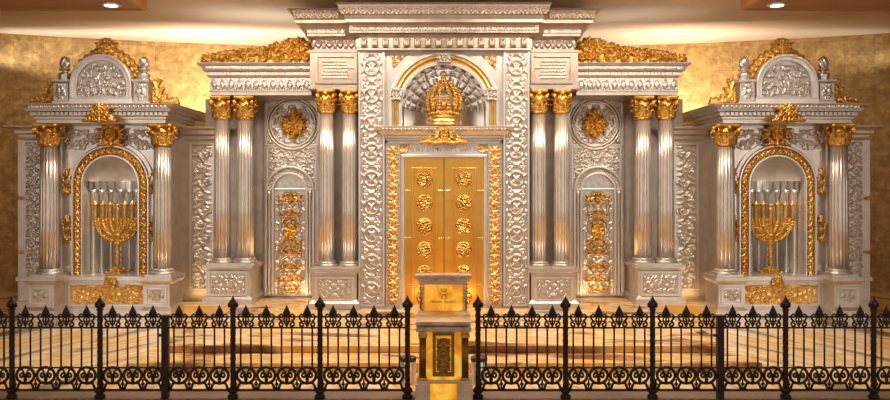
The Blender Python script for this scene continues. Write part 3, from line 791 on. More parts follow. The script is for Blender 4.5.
    cxm, czm = X(293, Yb), Z(124, Yb)
    fr.frame(X(266.5, Yb), X(317, Yb), Z(190, Yb), Z(146.5, Yb), .03, Yb - .03, Yb + .01)
    fr.build('panel_moulding', WHITES, t, .005)
    rg = MB(); R = S(22.5, Yb)
    for rr_ in (R, R * 1.13):
        rg.tube([(cxm + rr_ * math.cos(a), Yb - .03, czm + rr_ * math.sin(a)) for a in np.linspace(0, 2 * PI, 49)], .022, 6)
    rg.build('medallion_ring', SILVER, t)
    bx0, bz0, BW, BH = X(267, Yb), Z(144.5, Yb), S(50, Yb), S(40, Yb)
    prelief('scroll_field', SILVERR, t, 267, 317, 105, 144.5, Yb - .003, lambda W, H: foliage(W, H, .055, 31, .026), .008)
    mm = lambda gx, gy: (((gx - (S(26, Yb))) ** 2 + (gy - S(63, Yb)) ** 2) > S(22, Yb) ** 2) & (((gx - S(23, Yb)) ** 2 + (gy - S(-4, Yb)) ** 2) > S(25, Yb) ** 2)
    prelief('lattice_field', SILVERR, t, 268.5, 315, 147, 188, Yb - .003, lambda W, H: foliage(W, H, .042, 33, .022), .0075, mask=mm)
    o = prelief('gold_medallion', GOLD, t, 280.5, 307, 108.5, 138.5, Yb - .02, lambda W, H: [([(W / 2, H * .46)], W * .40, .05)] + sum([spiral(W / 2 + W * .34 * math.cos(a), H * .46 + W * .34 * math.sin(a), W * .13, a, 1.2, 1 if math.cos(a) > 0 else -1, W * .05, .085) for a in np.linspace(.35, 2 * PI + .35, 10)[:-1]], []) + rosette(W / 2, H * .46, W * .26, 7, .11) + leaf(W / 2, H * .8, W / 2, H * .99, W * .14, .09) + leaf(W / 2, H * .15, W / 2, 0.01, W * .12, .08) + rosette(W / 2, H * .8, W * .15, 6, .1), .0065, cut=True)
    ca, cza = X(290.3, Yb), Z(190.5, Yb); zbb = Z(295, Yb)
    MB().band(ca, cza, S(16, Yb), S(18, Yb), zbb, Yb - .07, Yb, 28).band(ca, cza, S(22.5, Yb), S(24.5, Yb), zbb, Yb - .07, Yb, 28).build('arch_moulding', WHITES, t, .006)
    fn, L = archmap(ca, cza, S(20.2, Yb), Yb - .012, zbb); mb = MB()
    hm = hmap(L, S(4.5, Yb), .008, chain(L, S(4.5, Yb), S(6, Yb), .03))
    relief(mb, hm, lambda u, v, h: fn(u, v - S(2.25, Yb), h)); mb.build('arch_ornament', SILVERR, t)
    cc = MB()
    for d in (-1, 1):
        x = ca + d * S(20.3, Yb)
        cc.lathe([(S(1.9, Yb), zbb), (S(1.9, Yb), zbb + .06), (S(1.3, Yb), zbb + .08), (S(1.2, Yb), cza - .1), (S(1.8, Yb), cza - .08), (S(2.2, Yb), cza)], (x, Yb - .06, 0), 12)
        cc.box(x - S(2.6, Yb), x + S(2.6, Yb), Yb - .11, Yb, cza, cza + .05)
    cc.build('colonette', WHITES, t)
    prelief('door_relief', SILVERR, t, 275, 305.6, 197, 294, Yb - .003, lambda W, H: roundels(W, H, S(19, Yb), .024), .0075)
    for yy, hw, hh in ((198, 13, 6.5), (213, 11, 3.5), (221, 10, 3.5), (231, 7.5, 7.5), (241.5, 12, 4.5), (251, 12, 4), (266, 11, 4), (277.5, 13, 4.5), (288, 11, 3.5)):
        prelief('gilded_applique', GOLD, t, 290.3 - hw, 290.3 + hw, yy - hh, yy + hh, Yb - .02, lambda W, H: cartouche(W, H, 3, .05) if hw > 8 else rosette(W / 2, H / 2, W * .46, 7, .07) + ring(W / 2, H / 2, W * .4, W * .08, .05), .007, cut=True)
    # wing between pavilion and bay
    Yw = 13.5
    t = thing('wing_wall', f'narrow silver wing wall with vine relief squeezed between the {w} pavilion and the bay columns', 'wall panel', (X(196, Yw), Yw, 0), 'inner wing panels')
    x0, x1 = X(178, Yw), X(216, Yw)
    MB().box(x0, x1, Yw, 13.9, PZ, Z(127.5, Yw)).build('slab', SILVERD, t)
    c = MB(); c.cornice(X(186, Yw), x1, Yw, 13.88, [(0, Z(141, Yw)), (.03, Z(139, Yw)), (.03, Z(136, Yw)), (.08, Z(134.5, Yw)), (.08, Z(131, Yw)), (.13, Z(128.5, Yw)), (.13, Z(127, Yw))]); c.build('cornice', SILVERD, t)
    MB().frame(X(189.5, Yw), X(214.5, Yw), Z(290, Yw), Z(143, Yw), .035, Yw - .03, Yw + .01).build('panel_frame', SILVER, t, .005)
    prelief('vine_relief', SILVERR, t, 192, 212.5, 146, 288, Yw - .004, lambda W, H: rinceau(W, H, S(14, Yw), .032), .0085)
    # outer wing
    Yv = 13.0
    t = thing('outer_wing', f'silver wing pilaster with vine relief at the far {w} end, outside the pavilion', 'pilaster', (X(30, Yv), Yv, 0), 'outer wing pilasters')
    x0, x1 = X(18, Yv), X(44, Yv)
    MB().box(x0, x1, Yv, 13.8, 0, Z(140, Yv)).build('slab', WHITES, t)
    MB().cornice(x0 + .09, x1, Yv, 13.8, [(0, Z(140.5, Yv)), (.03, Z(139, Yv)), (.05, Z(137, Yv)), (.05, Z(135, Yv)), (.1, Z(133.5, Yv)), (.1, Z(131, Yv)), (.16, Z(129, Yv)), (.22, Z(127.5, Yv)), (.22, Z(126.6, Yv))]).build('cornice', SILVER, t)
    MB().box(x0 - .05, x1, Yv - .05, 13.8, 0, .25).box(x0 - .03, x1, Yv - .03, 13.8, Z(281, Yv), Z(277, Yv)).build('plinth', WHITES, t, .01)
    prelief('vine_relief', SILVERR, t, 25.5, 41, 142, 276, Yv - .004, lambda W, H: rinceau(W, H, S(12, Yv), .035), .0085)
    for yy in (198, 252):
        MB().tube([(X(22, Yv), Yv - .06, Z(yy, Yv)), (X(22, Yv), Yv + .02, Z(yy, Yv))], .02, 8).blob((X(22, Yv), Yv - .07, Z(yy, Yv)), .035).build('gold_peg', GOLD, t)
M = 1
zm0 = Z(265, 12.97); hm_ = Z(95.6, 13.02) - zm0
col0 = None
for nm, xx in (('outer one of the pair beside the left pavilion', X(222.3, Ym)), ('inner one of the pair beside the left pavilion', X(245.3, Ym)), ('inner one of the pair beside the right pavilion', -X(245.3, Ym)), ('outer one of the pair beside the right pavilion', -X(222.3, Ym))):
    lab = 'tall fluted silver column with gold capital, ' + nm
    if col0 is None: col0 = make_column(lab, 'columns of the side bays', (xx, Ym, zm0), hm_, S(23, Ym), S(8.5, Ym), S(10.6, Ym) / 1.05)
    else: dup(col0, (xx, Ym, zm0), lab)

# ================================================================== pavilions
PX = -5.52
pcol = None
for M in (1, -1):
    w = ctr_word(); inn = sidew('right', 'left')
    # body: side walls
    t = thing('pavilion_shell', f'silver side walls and back of the {w} pavilion', 'pavilion', (PX, 13.6, 0), 'pavilion bodies')
    xa, xb = X(39, 12.9), X(168, 12.9); ztop = Z(124, 12.5)
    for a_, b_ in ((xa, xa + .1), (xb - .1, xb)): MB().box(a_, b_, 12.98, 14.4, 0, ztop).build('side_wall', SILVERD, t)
    MB().box(xa, xb, 14.4, 14.5, 0, ztop).build('rear_wall', SILVERD, t)
    # plinth base with gold panel
    Yb = 12.7
    t = thing('brocade_plinth', f'base wall of the {w} pavilion with a wide gold brocade panel', 'base', (PX, Yb, 0), 'pavilion bases')
    zl = Z(276, 12.62)
    x0, x1 = PX - 1.0, PX + 1.0
    MB().box(x0, x1, Yb, 13.0, 0, zl - .08).box(x0, x1, Yb - .05, 13.0, 0, Z(309, Yb)).build('die', SILVER, t)
    MB().box(x0, x1, Yb - .09, 13.0, zl - .08, zl).box(x0, x1, Yb - .05, 13.0, zl - .12, zl - .08).build('sill', WHITES, t, .01)
    ft = MB(); xa2, xb2 = X(69, Yb), X(146, Yb); ft.frame(xa2, xb2, Z(306, Yb), Z(282.5, Yb), .035, Yb - .03, Yb + .01); ft.build('panel_frame', WHITES, t, .006)
    prelief('brocade_panel', GOLDP, t, 71.5, 143.5, 284.5, 304, Yb - .004, lambda W, H: foliage(W, H, .042, 41, .028), .0075)
    prelief('gilded_boss', GOLD, t, 104, 116, 275.5, 288, Yb - .1, lambda W, H: cartouche(W, H, 3, .04), .006, cut=True)
    # pedestals
    Yq = 12.35
    for nm, xc in (('outer', X(48.5, 12.6)), ('inner', X(162, 12.6))):
        t = thing('pedestal', f'silver pedestal with small relief panel under the {nm} column of the {w} pavilion', 'pedestal', (xc, 12.6, 0), 'pavilion pedestals')
        hw = S(13.2, Yq); zt = Z(277, Yq)
        MB().cornice(xc - hw, xc + hw, Yq, 12.97, [(.05, 0), (.05, .2), (.02, .23), (0, .25), (0, zt - .12), (.02, zt - .1), (.05, zt - .06), (.05, zt)]).build('die', SILVER, t)
        MB().frame(xc - hw * .82, xc + hw * .82, .3, zt - .16, .03, Yq - .025, Yq + .01).build('panel_frame', WHITES, t, .005)
        W, H = hw * 1.64 - .1, zt - .16 - .3 - .1
        put_relief('relief_panel', SILVERR, t, xc - W / 2, Yq - .004, .35, W, H, foliage(W, H, .05, 51, .022), .007)
        xw = xc * M; lab = f'thicker fluted silver column with gold capital, {nm} one at the {w} pavilion'
        zcb = zt; hcc = Z(123.8, 12.45) - zcb
        Ms = M
        if pcol is None: pcol = make_column(lab, 'pavilion columns', (xc, 12.62, zcb), hcc, S(21.5, 12.6), S(9.2, 12.6), S(12.4, 12.6) / 1.05)
        else: dup(pcol, (xw, 12.62, zcb), lab)
    # niche front
    Yn = 12.85; cz = Z(184, Yn); zs = Z(275.8, Yn)
    t = thing('pavilion_niche', f'arched niche of the {w} pavilion framed by a gold scroll band', 'niche', (PX, Yn, zs), 'pavilion niches')
    ra = S(27.6, Yn)
    x0, x1 = PX - .93, PX + .93
    MB().archpanel(x0, x1, zs, ztop, PX, cz, ra, zs, Yn, 12.98, 36).build('front_wall', SILVER, t)
    MB().band(PX, cz, S(27.4, Yn), S(29, Yn), zs, Yn - .07, Yn, 36).band(PX, cz, S(37, Yn), S(38.6, Yn), zs, Yn - .07, Yn, 36).build('arch_moulding', WHITES, t, .006)
    MB().band(PX, cz, S(39.2, Yn), S(43, Yn), cz, Yn - .04, Yn, 36).build('outer_arch', SILVER, t, .008)
    MB().band(PX, cz, S(29, Yn), S(37, Yn), zs, Yn - .012, Yn, 36).build('band_ground', BRONZE, t)
    fn, L = archmap(PX, cz, S(33, Yn), Yn - .014, zs); mb = MB(); Wb = S(8, Yn)
    relief(mb, hmap(L, Wb, .0065, beads(L, Wb, S(6.0, Yn), .05)), lambda u, v, h: fn(u, v - Wb / 2, h), cut=True); mb.build('gold_arch_band', GOLDP, t)
    # spandrel relief
    def spmask(gx, gy): return (gx - .93) ** 2 + (gy - (cz - Z(150, Yn))) ** 2 > S(44, Yn) ** 2
    W, H = 1.6, ztop - .06 - Z(150, Yn)
    mb = MB(); x0s = PX - .8; cxs = .8
    hmS = hmap(W, H, .008, foliage(W, H, .055, 61, .028), lambda gx, gy: (gx - .8) ** 2 + (gy - (cz - Z(150, Yn))) ** 2 > S(44, Yn) ** 2)
    relief(mb, hmS, plane(x0s, Yn - .003, Z(150, Yn)), cut=True); mb.build('spandrel_relief', SILVERR, t)
    for d in (-.86, .83): MB().box(PX + d, PX + d + .03, Yn - .03, Yn, zs, ztop).build('edge_moulding', WHITES, t)
    for d in (-1, 1):
        for ya, yb2 in ((168, 196), (215, 243)):
            xc = PX + d * S(43.3, Yn); W = S(11, Yn)
            put_relief('side_ornament', GOLD, t, xc - W / 2, Yn - .01, Z(yb2, Yn), W, S(yb2 - ya, Yn), cartouche(W, S(yb2 - ya, Yn), 3, .06), .007, cut=True)
    prelief('keystone_cartouche', GOLD, t, 97, 126, 122, 147, Yn - .08, lambda W, H: cartouche(W, H, 3, .07) + [([(W / 2, H * .45), (W / 2, H * .8)], W * .2, .04)], .007, cut=True)
    # recess
    t = thing('niche_recess', f'curved colonnaded recess inside the {w} pavilion niche', 'niche', (PX, 13.2, zs), 'curved niche recesses')
    sh = MB(); v = []; f = []; R0 = ra * 1.04; dy = .72; n1 = 24; zr = [zs - .02, zs + (cz - zs) * .5, cz]
    for z in zr:
        for i in range(n1 + 1):
            a = PI * i / n1; v.append((PX + R0 * math.cos(a), 12.97 + dy * math.sin(a), z))
    for j in range(1, 9):
        p = PI / 2 * j / 8
        for i in range(n1 + 1):
            a = PI * i / n1; v.append((PX + R0 * math.cos(a) * math.cos(p), 12.97 + dy * math.sin(a) * math.cos(p), cz + R0 * math.sin(p)))
    for j in range(10):
        for i in range(n1): b = j * (n1 + 1) + i; f.append((b + 1, b, b + n1 + 1, b + n1 + 2))
    sh.add(v, f, True); sh.build('shell', NICHE, t)
    fl = MB(); fl.add([(PX - R0, 12.97, zs)] + [(PX + R0 * math.cos(PI - PI * i / 20), 12.97 + dy * math.sin(PI * i / 20), zs) for i in range(21)], [tuple(range(21, 0, -1))]); fl.build('ledge', WHITES, t)
    bb = MB(); zr0, zr1 = Z(190, Yn), Z(181, Yn)
    for i in range(n1 * 2):
        a = PI * i / (n1 * 2); a2 = PI * (i + 1) / (n1 * 2); q = .93 if i % 4 < 3 else .88
        bb.add([(PX + R0 * k_ * math.cos(b_), 12.97 + dy * k_ * math.sin(b_), z) for z in (zr0, zr1) for k_, b_ in ((q, a), (q, a2))], [(1, 0, 2, 3)])
        bb.add([(PX + R0 * k_ * math.cos(b_), 12.97 + dy * k_ * math.sin(b_), zr1) for k_, b_ in ((q, a), (q, a2), (1, a2), (1, a))], [(0, 1, 2, 3)])
        bb.add([(PX + R0 * k_ * math.cos(b_), 12.97 + dy * k_ * math.sin(b_), zr0) for k_, b_ in ((q, a), (q, a2), (1, a2), (1, a))], [(3, 2, 1, 0)])
    bb.build('gallery_band', SILVERR, t)
    for i in range(9):
        a = PI * (i + .5) / 9; r = S(1.9, Yn)
        MB().lathe([(r * 1.5, zs), (r * 1.5, zs + .06), (r, zs + .09), (r * .88, zr0 - .08), (r * 1.3, zr0 - .05), (r * 1.5, zr0)], (PX + R0 * .86 * math.cos(a), 12.97 + dy * .86 * math.sin(a), 0), 14).build('colonette', WHITES, t)
    # menorah
    Yh = 13.08
    t = thing('menorah', f'ornate golden seven-branched menorah standing in the {w} pavilion niche', 'menorah', (PX, Yh, zs), 'golden menorahs')
    u = S(1, Yh); z = lambda y: Z(y, Yh); zl0 = zs + .002
    b = MB(); b.lathe([(11.5 * u, 0), (11.5 * u, 1.2 * u), (9.5 * u, 1.8 * u), (9 * u, 3.2 * u), (6 * u, 4.5 * u), (4 * u, 6.5 * u), (2.6 * u, 8 * u)], (PX, Yh, zl0), 6, smooth=False)
    for k in range(6):
        a = PI / 3 * k; b.blob((PX + 11 * u * math.cos(a), Yh + 11 * u * math.sin(a), zl0 + 1.6 * u), 1.6 * u)
        b.blob((PX + 7 * u * math.cos(a), Yh + 7 * u * math.sin(a), zl0 + 4.5 * u), 1.5 * u)
    b.build('base', GOLD, t)
    hs = z(204) - zl0; st = MB(); prof = [(2 * u, 7.5 * u)]
    for q in np.linspace(9 * u, hs - 4 * u, 22): prof += [(2.1 * u if len(prof) % 2 else 3.2 * u, q)]
    prof += [(1.2 * u, hs - 3 * u), (2.2 * u, hs - 2 * u), (2.2 * u, hs)]
    st.lathe(prof, (PX, Yh, zl0), 12)
    for yy, rr_ in ((243, 4.2), (252, 3.4), (235, 4.6)): st.blob((PX, Yh, z(yy)), (rr_ * u, rr_ * u, 2.2 * u), 12, 8)
    st.build('stem', GOLD, t)
    for k in (1, 2, 3):
        for d in (-1, 1):
            R = 7.4 * k * u; zt = z(219); br = MB(); pts = []
            zlow = z(219) - 22 * u * (.45 + .55 * k / 3)
            for i in range(13):
                a = -PI / 2 + PI / 2 * i / 12
                pts.append((PX + d * R * math.cos(a), Yh, zt + (zt - zlow) * math.sin(a)))
            br.tube(pts + [(PX + d * R, Yh, z(208))], 1.5 * u, 7)
            for i in range(0, 13): br.blob(pts[i], (2.2 * u, 2.2 * u, 2.0 * u) if i % 2 else (2.6 * u, 2.6 * u, 1.6 * u), 8, 6)
            br.lathe([(1.6 * u, -3 * u), (3.0 * u, 0), (2.2 * u, 2 * u), (3.1 * u, 4 * u), (2.0 * u, 6 * u), (3.1 * u, 8 * u), (2.0 * u, 10 * u), (3.5 * u, 13 * u), (3.5 * u, 14.5 * u), (.8 * u, 14.6 * u), (.7 * u, 17 * u)], (PX + d * R, Yh, z(218)), 10)
            br.build('branch', GOLD, t)
    hb_ = MB(); hb_.box(PX - 22.5 * u, PX + 22.5 * u, Yh - .9 * u, Yh + .9 * u, z(219.5), z(217.5))
    for i in range(13):
        hb_.blob((PX + (i - 6) * 3.7 * u, Yh, z(221)), (1.9 * u, 1.7 * u, 2.8 * u), 8, 6)
        if abs(i - 6) < 6: hb_.blob((PX + (i - 6) * 3.2 * u, Yh, z(226 + .0 * i)), (1.7 * u, 1.5 * u, 2.2 * u), 8, 6)
    hb_.build('crossbar', GOLD, t)
    Rf = 22 * u; mb = MB()
    hmF = hmap(2 * Rf, Rf, .0065, foliage(2 * Rf, Rf, .05, 101, 1.6 * u, w=.013), lambda gx, gy: (gx - Rf) ** 2 + (gy - Rf) ** 2 < Rf * Rf)
    relief(mb, hmF, plane(PX - Rf, Yh, z(219) - Rf), cut=True, double=True); mb.build('filigree', GOLD, t)
    # entablature
    t = thing('pavilion_entablature', f'deep silver dentilled cornice on the columns of the {w} pavilion', 'entablature', (PX, 12.6, ztop), 'pavilion entablatures')
    Ye = 12.45; x0, x1 = X(36.5, Ye), X(166, Ye); Q = lambda y: Z(y, 12.35)
    x1 = 2 * PX - x0
    MB().cornice(x0, x1, Ye, 14.9, [(-.02, Z(123.6, Ye)), (0, Z(123, Ye)), (0, Q(119)), (.03, Q(118.3)), (.03, Q(116.5)), (.07, Q(115.3)), (.07, Q(112)), (.12, Q(111.2)), (.13, Q(108)), (.18, Q(106.5)), (.2, Q(104.2)), (.2, Z(103.2, 12.25))]).build('cornice', SILVER, t)
    d = MB(); dentils(d, x0, x1, Ye - .07, 14.8, Q(115), Q(112.2), S(4.4, Ye), .045); d.build('dentil_row', SILVER, t)
    prelief('egg_band', SILVERR, t, 29, 167, 104.6, 108.2, 12.275, lambda W, H: eggs(W, H, S(4.4, Ye), .016), .007)
    o = prelief('gilded_bracket', GOLD, None, 82.5, 117, 103.2, 123, 12.21, lambda W, H: [([(p[0] + W * .2, p[1]) for p in q], ww, a) for q, ww, a in cartouche(W * .6, H, 3, .06)] + sum([spiral(W / 2 + e * W * .3, H * .22, H * .16, PI / 2, 1.2, -e, H * .07, .05) + leaf(W / 2 + e * W * .3, H * .15, W / 2 + e * W * .49, H * .1, H * .09, .05) for e in (-1, 1)], []), .007, cut=True, double=True)
    tag(o, f'gold scrolled ornament on the cornice centre of the {w} pavilion', 'ornament', 'gold ornaments on pavilion cornices')
    # pediment
    Yt = 12.5; tb_ = Z(103.2, 12.25) + .002
    t = thing('arched_pediment', f'round-topped silver pediment carved with foliage on the {w} pavilion', 'pediment', (PX, Yt, tb_), 'arched pediments')
    R = S(30.5, Yt); czt = Z(85.5, Yt); R2 = S(24, Yt)
    poly = [(PX - R, tb_), (PX + R, tb_)] + [(PX + R * math.cos(a), czt + R * math.sin(a)) for a in np.linspace(0, PI, 30)]
    MB().prism(poly, Yt, Yt + .3).build('tympanum', SILVER, t)
    MB().band(PX, czt, R2 * 1.02, R, tb_ + .1, Yt - .05, Yt + .01, 32).box(PX - R - .02, PX + R + .02, Yt - .07, Yt + .3, tb_, tb_ + .1).band(PX, czt, R * .93, R * 1.01, tb_ + .1, Yt - .08, Yt + .01, 32).build('arch_moulding', WHITES, t, .008)
    W, H = 2 * R2, czt + R2 - tb_ - .13
    msk = lambda gx, gy: ((gx - R2) ** 2 + (np.maximum(0, gy - (czt - tb_ - .13))) ** 2) < (R2 * .97) ** 2
    mb = MB(); relief(mb, hmap(W, H, .0075, foliage(W, H, .065, 71, .04), msk), plane(PX - R2, Yt - .004, tb_ + .13), cut=True); mb.build('foliage_relief', SILVERR, t)
    # crest around the pediment
    Yr = 12.58; st = []; W, H = S(80, Yr), S(66, Yr); c = W / 2; zc_ = czt - (tb_ + .12) ; r_ = S(33.5, Yr)
    for i in range(15):
        a = .16 + (PI - .32) * i / 14
        x, y = c + r_ * math.cos(a), zc_ + r_ * math.sin(a); k_ = S(4.0, Yr) * (.95 + .35 * math.sin(a) ** 6)
        st += spiral(x, y, k_, a, 1.2, 1 if a < PI / 2 else -1, k_ * .34, k_ * .9) + [([(x, y)], k_ * .8, k_ * .6)]
        st += [([(x + k_ * .75 * math.cos(a + e), y + k_ * .75 * math.sin(a + e))], k_ * .42, k_ * .7) for e in (-.7, 0, .7)]
    top = zc_ + S(33, Yr)
    st += [([(p[0] + c - S(11, Yr), p[1] + top - S(1.5, Yr))for p in q], ww, am) for q, ww, am in cartouche(S(22, Yr), S(17, Yr), 3, .1)]
    st += [([(c, top + S(5, Yr))], S(7, Yr), .07), ([(c, top + S(11, Yr))], S(4.5, Yr), .07)]
    o = put_relief('pediment_crest', GOLD, None, PX - c, Yr + .1, tb_ + .12, W, H, st, .008, cut=True, double=True)
    tag(o, f'gold flaming crest wrapped around the round top of the {w} pediment', 'crest', 'gold crests around pediments')
    # urns and scrolls
    for nm, d in (('outer', -1), ('inner', 1)):
        xc = PX + d * S(39.8, Yt); hw = S(7.2, Yt)
        t = thing('pinnacle', f'silver ball-topped pinnacle at the {nm} side of the {w} pediment', 'pinnacle', (xc, Yt + .05, tb_), 'silver pinnacles')
        zt2 = Z(80, Yt)
        MB().cornice(xc - hw, xc + hw, Yt - .05, Yt + .2, [(.02, tb_), (.02, tb_ + .05), (0, tb_ + .06), (0, zt2 - .06), (.03, zt2 - .03), (.03, zt2)]).build('pedestal', SILVER, t)
        W2, H2 = hw * 1.7, zt2 - tb_ - .16
        put_relief('relief_panel', SILVERR, t, xc - W2 / 2, Yt - .055, tb_ + .08, W2, H2, foliage(W2, H2, .05, 81, .025), .007)
        u = S(1, Yt)
        MB().lathe([(5.5 * u, 0), (6.2 * u, 1 * u), (5.6 * u, 3 * u), (6.5 * u, 5 * u), (6.4 * u, 6.5 * u), (3 * u, 8 * u), (2.6 * u, 9.5 * u), (5.5 * u, 10.5 * u), (5.6 * u, 11.5 * u), (3 * u, 12.4 * u)], (xc, Yt + .08, zt2), 16).build('neck', SILVERR, t)
        bl = MB(); bl.lathe([(3 * u, 0), (4.2 * u, 2 * u), (4.7 * u, 5 * u), (4.4 * u, 8 * u), (3.2 * u, 10.5 * u), (1.2 * u, 12 * u), (.3 * u, 12.4 * u)], (xc, Yt + .08, zt2 + 12.2 * u), 40, mod=lambda a: 1 + .12 * math.cos(8 * a), twist=7.0); bl.build('ball', SILVERR, t)
        xs_ = xc + d * S(21.5, Yt); W, H = S(28, Yt), S(27, Yt); st = []
        q = lambda p, e=d: (W - p[0] * W if e < 0 else p[0] * W, p[1] * H)
        for cx_, cy_, r_ in ((.16, .8, .14), (.3, .55, .13), (.14, .48, .14), (.16, .2, .17), (.4, .22, .17), (.62, .14, .12), (.82, .16, .13)):
            xx, yy = q((cx_, cy_)); k_ = r_ * W
            st += spiral(xx, yy, k_ * .9, 1.0, 1.3, -d, k_ * .3, k_ * .8) + [([(xx, yy)], k_ * .75, k_ * .6)]
        st += line([q((.1, .86)), q((.2, .6)), q((.2, .35)), q((.45, .12)), q((.92, .08))], W * .09, .06)
        for a_, b_, c_ in ((.3, .9, .07), (.42, .62, .06), (.52, .34, .07), (.3, .36, .07), (.72, .26, .06), (.08, .62, .06), (.06, .32, .07), (.93, .1, .06), (.2, .94, .06)): st.append(([q((a_, b_))], c_ * W, .06))
        o = put_relief('scroll_ornament', GOLD, None, xs_ - W / 2, Yt + .1, tb_ + .001, W, H, st, .008, cut=True, double=True)
        tag(o, f'gold acanthus scroll leaning on the {nm} pinnacle of the {w} pavilion', 'ornament', 'gold side scrolls of pavilions')
M = 1

# ================================================================== room
WK, WY0 = 0.02154, 17.57
def wy(x): return WY0 - WK * x * x
wall = MB(); n = 48; v = []; f = []
xsw = np.linspace(-12, 12, n + 1)
for x in xsw: v += [(x, wy(x), 0), (x, wy(x), 5.32)]
for i in range(n): f.append((2 * i, 2 * i + 2, 2 * i + 3, 2 * i + 1))
v2 = [(x, y + .2, z) for x, y, z in v]; wall.add(v, f, True); wall.add(v2, [t[::-1] for t in f], True)
struct(wall.build('wall_back', GWALL))
struct(MB().box(-12, 12, -4, 18.2, 5.3, 5.5).build('ceiling', CEIL))
struct(MB().box(-12, 12, 8.28, 18.2, -.2, 0).build('floor', MARB))
struct(MB().box(-12, 12, -4, 8.28, -.2, 0).build('floor_2', STONE))
for sgn in (-1, 1):
    x = 12 * sgn
    struct(MB().box(x, x + .2 * sgn, -4, 18.2, 0, 5.3).build('wall_left' if sgn < 0 else 'wall_right', plaster('side_wall_paint', (.62, .47, .32)) if sgn < 0 else bpy.data.materials['side_wall_paint']))
Y1, Y2 = 9.09, 9.63
st_ = MB().box(-3.74, 3.74, Y1, 14.4, 0, .11)
struct(st_.build('floor_3', MARBS, None, .008))
# upper platform carries the bays and the doors
up = MB().box(-3.42, 3.42, Y2, 12.9, .11, PZ).box(-4.6, 4.6, 12.9, 14.5, 0.0, PZ)
struct(up.build('floor_4', MARBS, None, .008))
# dropped ceiling panels with a downlight each
for sgn, wd in ((-1, 'left'), (1, 'right')):
    zb_ = 5.0; x1 = 4.81; yb_ = 12.45
    s_ = MB(); a, b = sorted((x1 * sgn, 10.5 * sgn)); s_.box(a, b, 5, yb_, zb_ + .02, 5.3)
    struct(s_.build('ceiling_' + ('2' if sgn < 0 else '3'), SOFF))
    tr = MB(); tr.box(a, b, yb_ - .06, yb_ + .01, zb_, 5.3); e = x1 * sgn; tr.box(e - .06 * sgn, e + .01 * sgn, 5, yb_ - .06, zb_, 5.3)
    struct(tr.build('trim_' + wd, SOFFT))
    lx, ly = sgn * 333.0 / F * 12.04 , 12.04
    t = thing('downlight', f'small round recessed downlight glowing in the brown ceiling panel at the upper {wd}', 'light', (lx, ly, zb_), 'recessed downlights')
    MB().lathe([(.13, -.012), (.145, .0), (.145, .02), (.10, .02), (.10, -.006)], (lx, ly, zb_), 28).build('trim_ring', WHITES, t)
    MB().lathe([(.098, -.016), (.098, .0)], (lx, ly, zb_), 28).build('lamp', LAMP, t)

# ================================================================== fence
YF = 8.0; PXM = YF / F
fz = lambda y: Z(y, YF)
def sp3(cx, cz, r, a0, turns, d, n=14, y=0):
    return [(cx + r * (1 - .75 * i / n) * math.cos(a0 + d * turns * 2 * PI * i / n), y, cz + r * (1 - .75 * i / n) * math.sin(a0 + d * turns * 2 * PI * i / n)) for i in range(n + 1)]
def make_fence_panel(width, units, label):
    t = thing('fence_section', label, 'fence panel', (0, YF, 0), 'iron fence panels')
    def bd(mb, name):
        mb.v = [(a, b + YF, c) for a, b, c in mb.v]; return mb.build(name, IRON, t)
    bd(MB().box(.026, width - .026, -.010, .010, fz(317.6), fz(316)), 'top_rail')
    bd(MB().box(.026, width - .026, -.010, .010, fz(328.4), fz(326.8)), 'middle_rail')
    bd(MB().box(.026, width - .026, -.010, .010, fz(368.2), fz(367)), 'lower_rail')
    bd(MB().box(.026, width - .026, -.012, .012, fz(391), fz(389)), 'bottom_rail')
    u = (width - .06) / units
    for k in range(units):
        c = .03 + (k + .5) * u
        for d in (-1, 1): bd(MB().tube([(c + d * u / 4, 0, fz(367.2)), (c + d * u / 4, 0, fz(328))], .0095, 8), 'bar')
        fm = MB(); fm.lathe([(.008, fz(328)), (.010, fz(320)), (.008, fz(317)), (.022, fz(316.5)), (.040, fz(314)), (.041, fz(312.6)), (.024, fz(309.5)), (.011, fz(307)), (.002, fz(304.8))], (c, 0, 0), 12, sy=.45)
        fm.box(c - .045, c + .045, -.006, .006, fz(321.8), fz(320.6))
        bd(fm, 'finial')
        for d in (-1, 1):
            s = MB(); x = lambda q: c + d * q
            lo = sp3(x(.052), fz(324.3), .030, PI / 2, 1.1, -d); 
            s.tube(lo[::-1] + [(x(.062), 0, fz(320.5)), (x(.078), 0, fz(318.5)), (x(.078), 0, fz(315.5)), (x(.060), 0, fz(314)), (x(.040), 0, fz(315)), (x(.036), 0, fz(317.5))], .0105, 6)
            s.tube([(x(.0), 0, fz(326)), (x(.02), 0, fz(323)), (x(.03), 0, fz(319.5)), (x(.018), 0, fz(317))], .009, 6)
            bd(s, 'scroll')
        o_ = MB(); rx, rz, zc = min(.092, u * .46), .083, fz(375.3)
        o_.tube([(c + rx * math.cos(a), 0, zc + rz * math.sin(a)) for a in np.linspace(0, 2 * PI, 25)], .0155, 6)
        for d in (-1, 1):
            o_.tube([(c, 0, zc - rz * .95), (c + d * .008, 0, zc - .045)] + sp3(c + d * .034, zc - .004, .030, PI / 2 + d * PI / 2, 1.15, -d), .012, 6)
            o_.tube([(c + d * .012, 0, zc + .02), (c + d * .03, 0, zc + .052), (c + d * .052, 0, zc + .066)], .010, 6)
        bd(o_, 'oval_scroll')
        for d in (-1, 1):
            bd(MB().tube([(c + d * .03, 0, zc - rz * .95), (c + d * .062, 0, zc - rz * 1.0), (c + d * .078, 0, fz(386.5)), (c + d * .085, 0, fz(389.5))], .014, 6), 'lobe')
        bd(MB().tube([(c - u / 2, 0, fz(389.5)), (c - u / 2, 0, fz(379))], .009, 6).blob((c - u / 2, 0, fz(384)), (.022, .012, .016), 8, 6), 'fleuron')
    return t
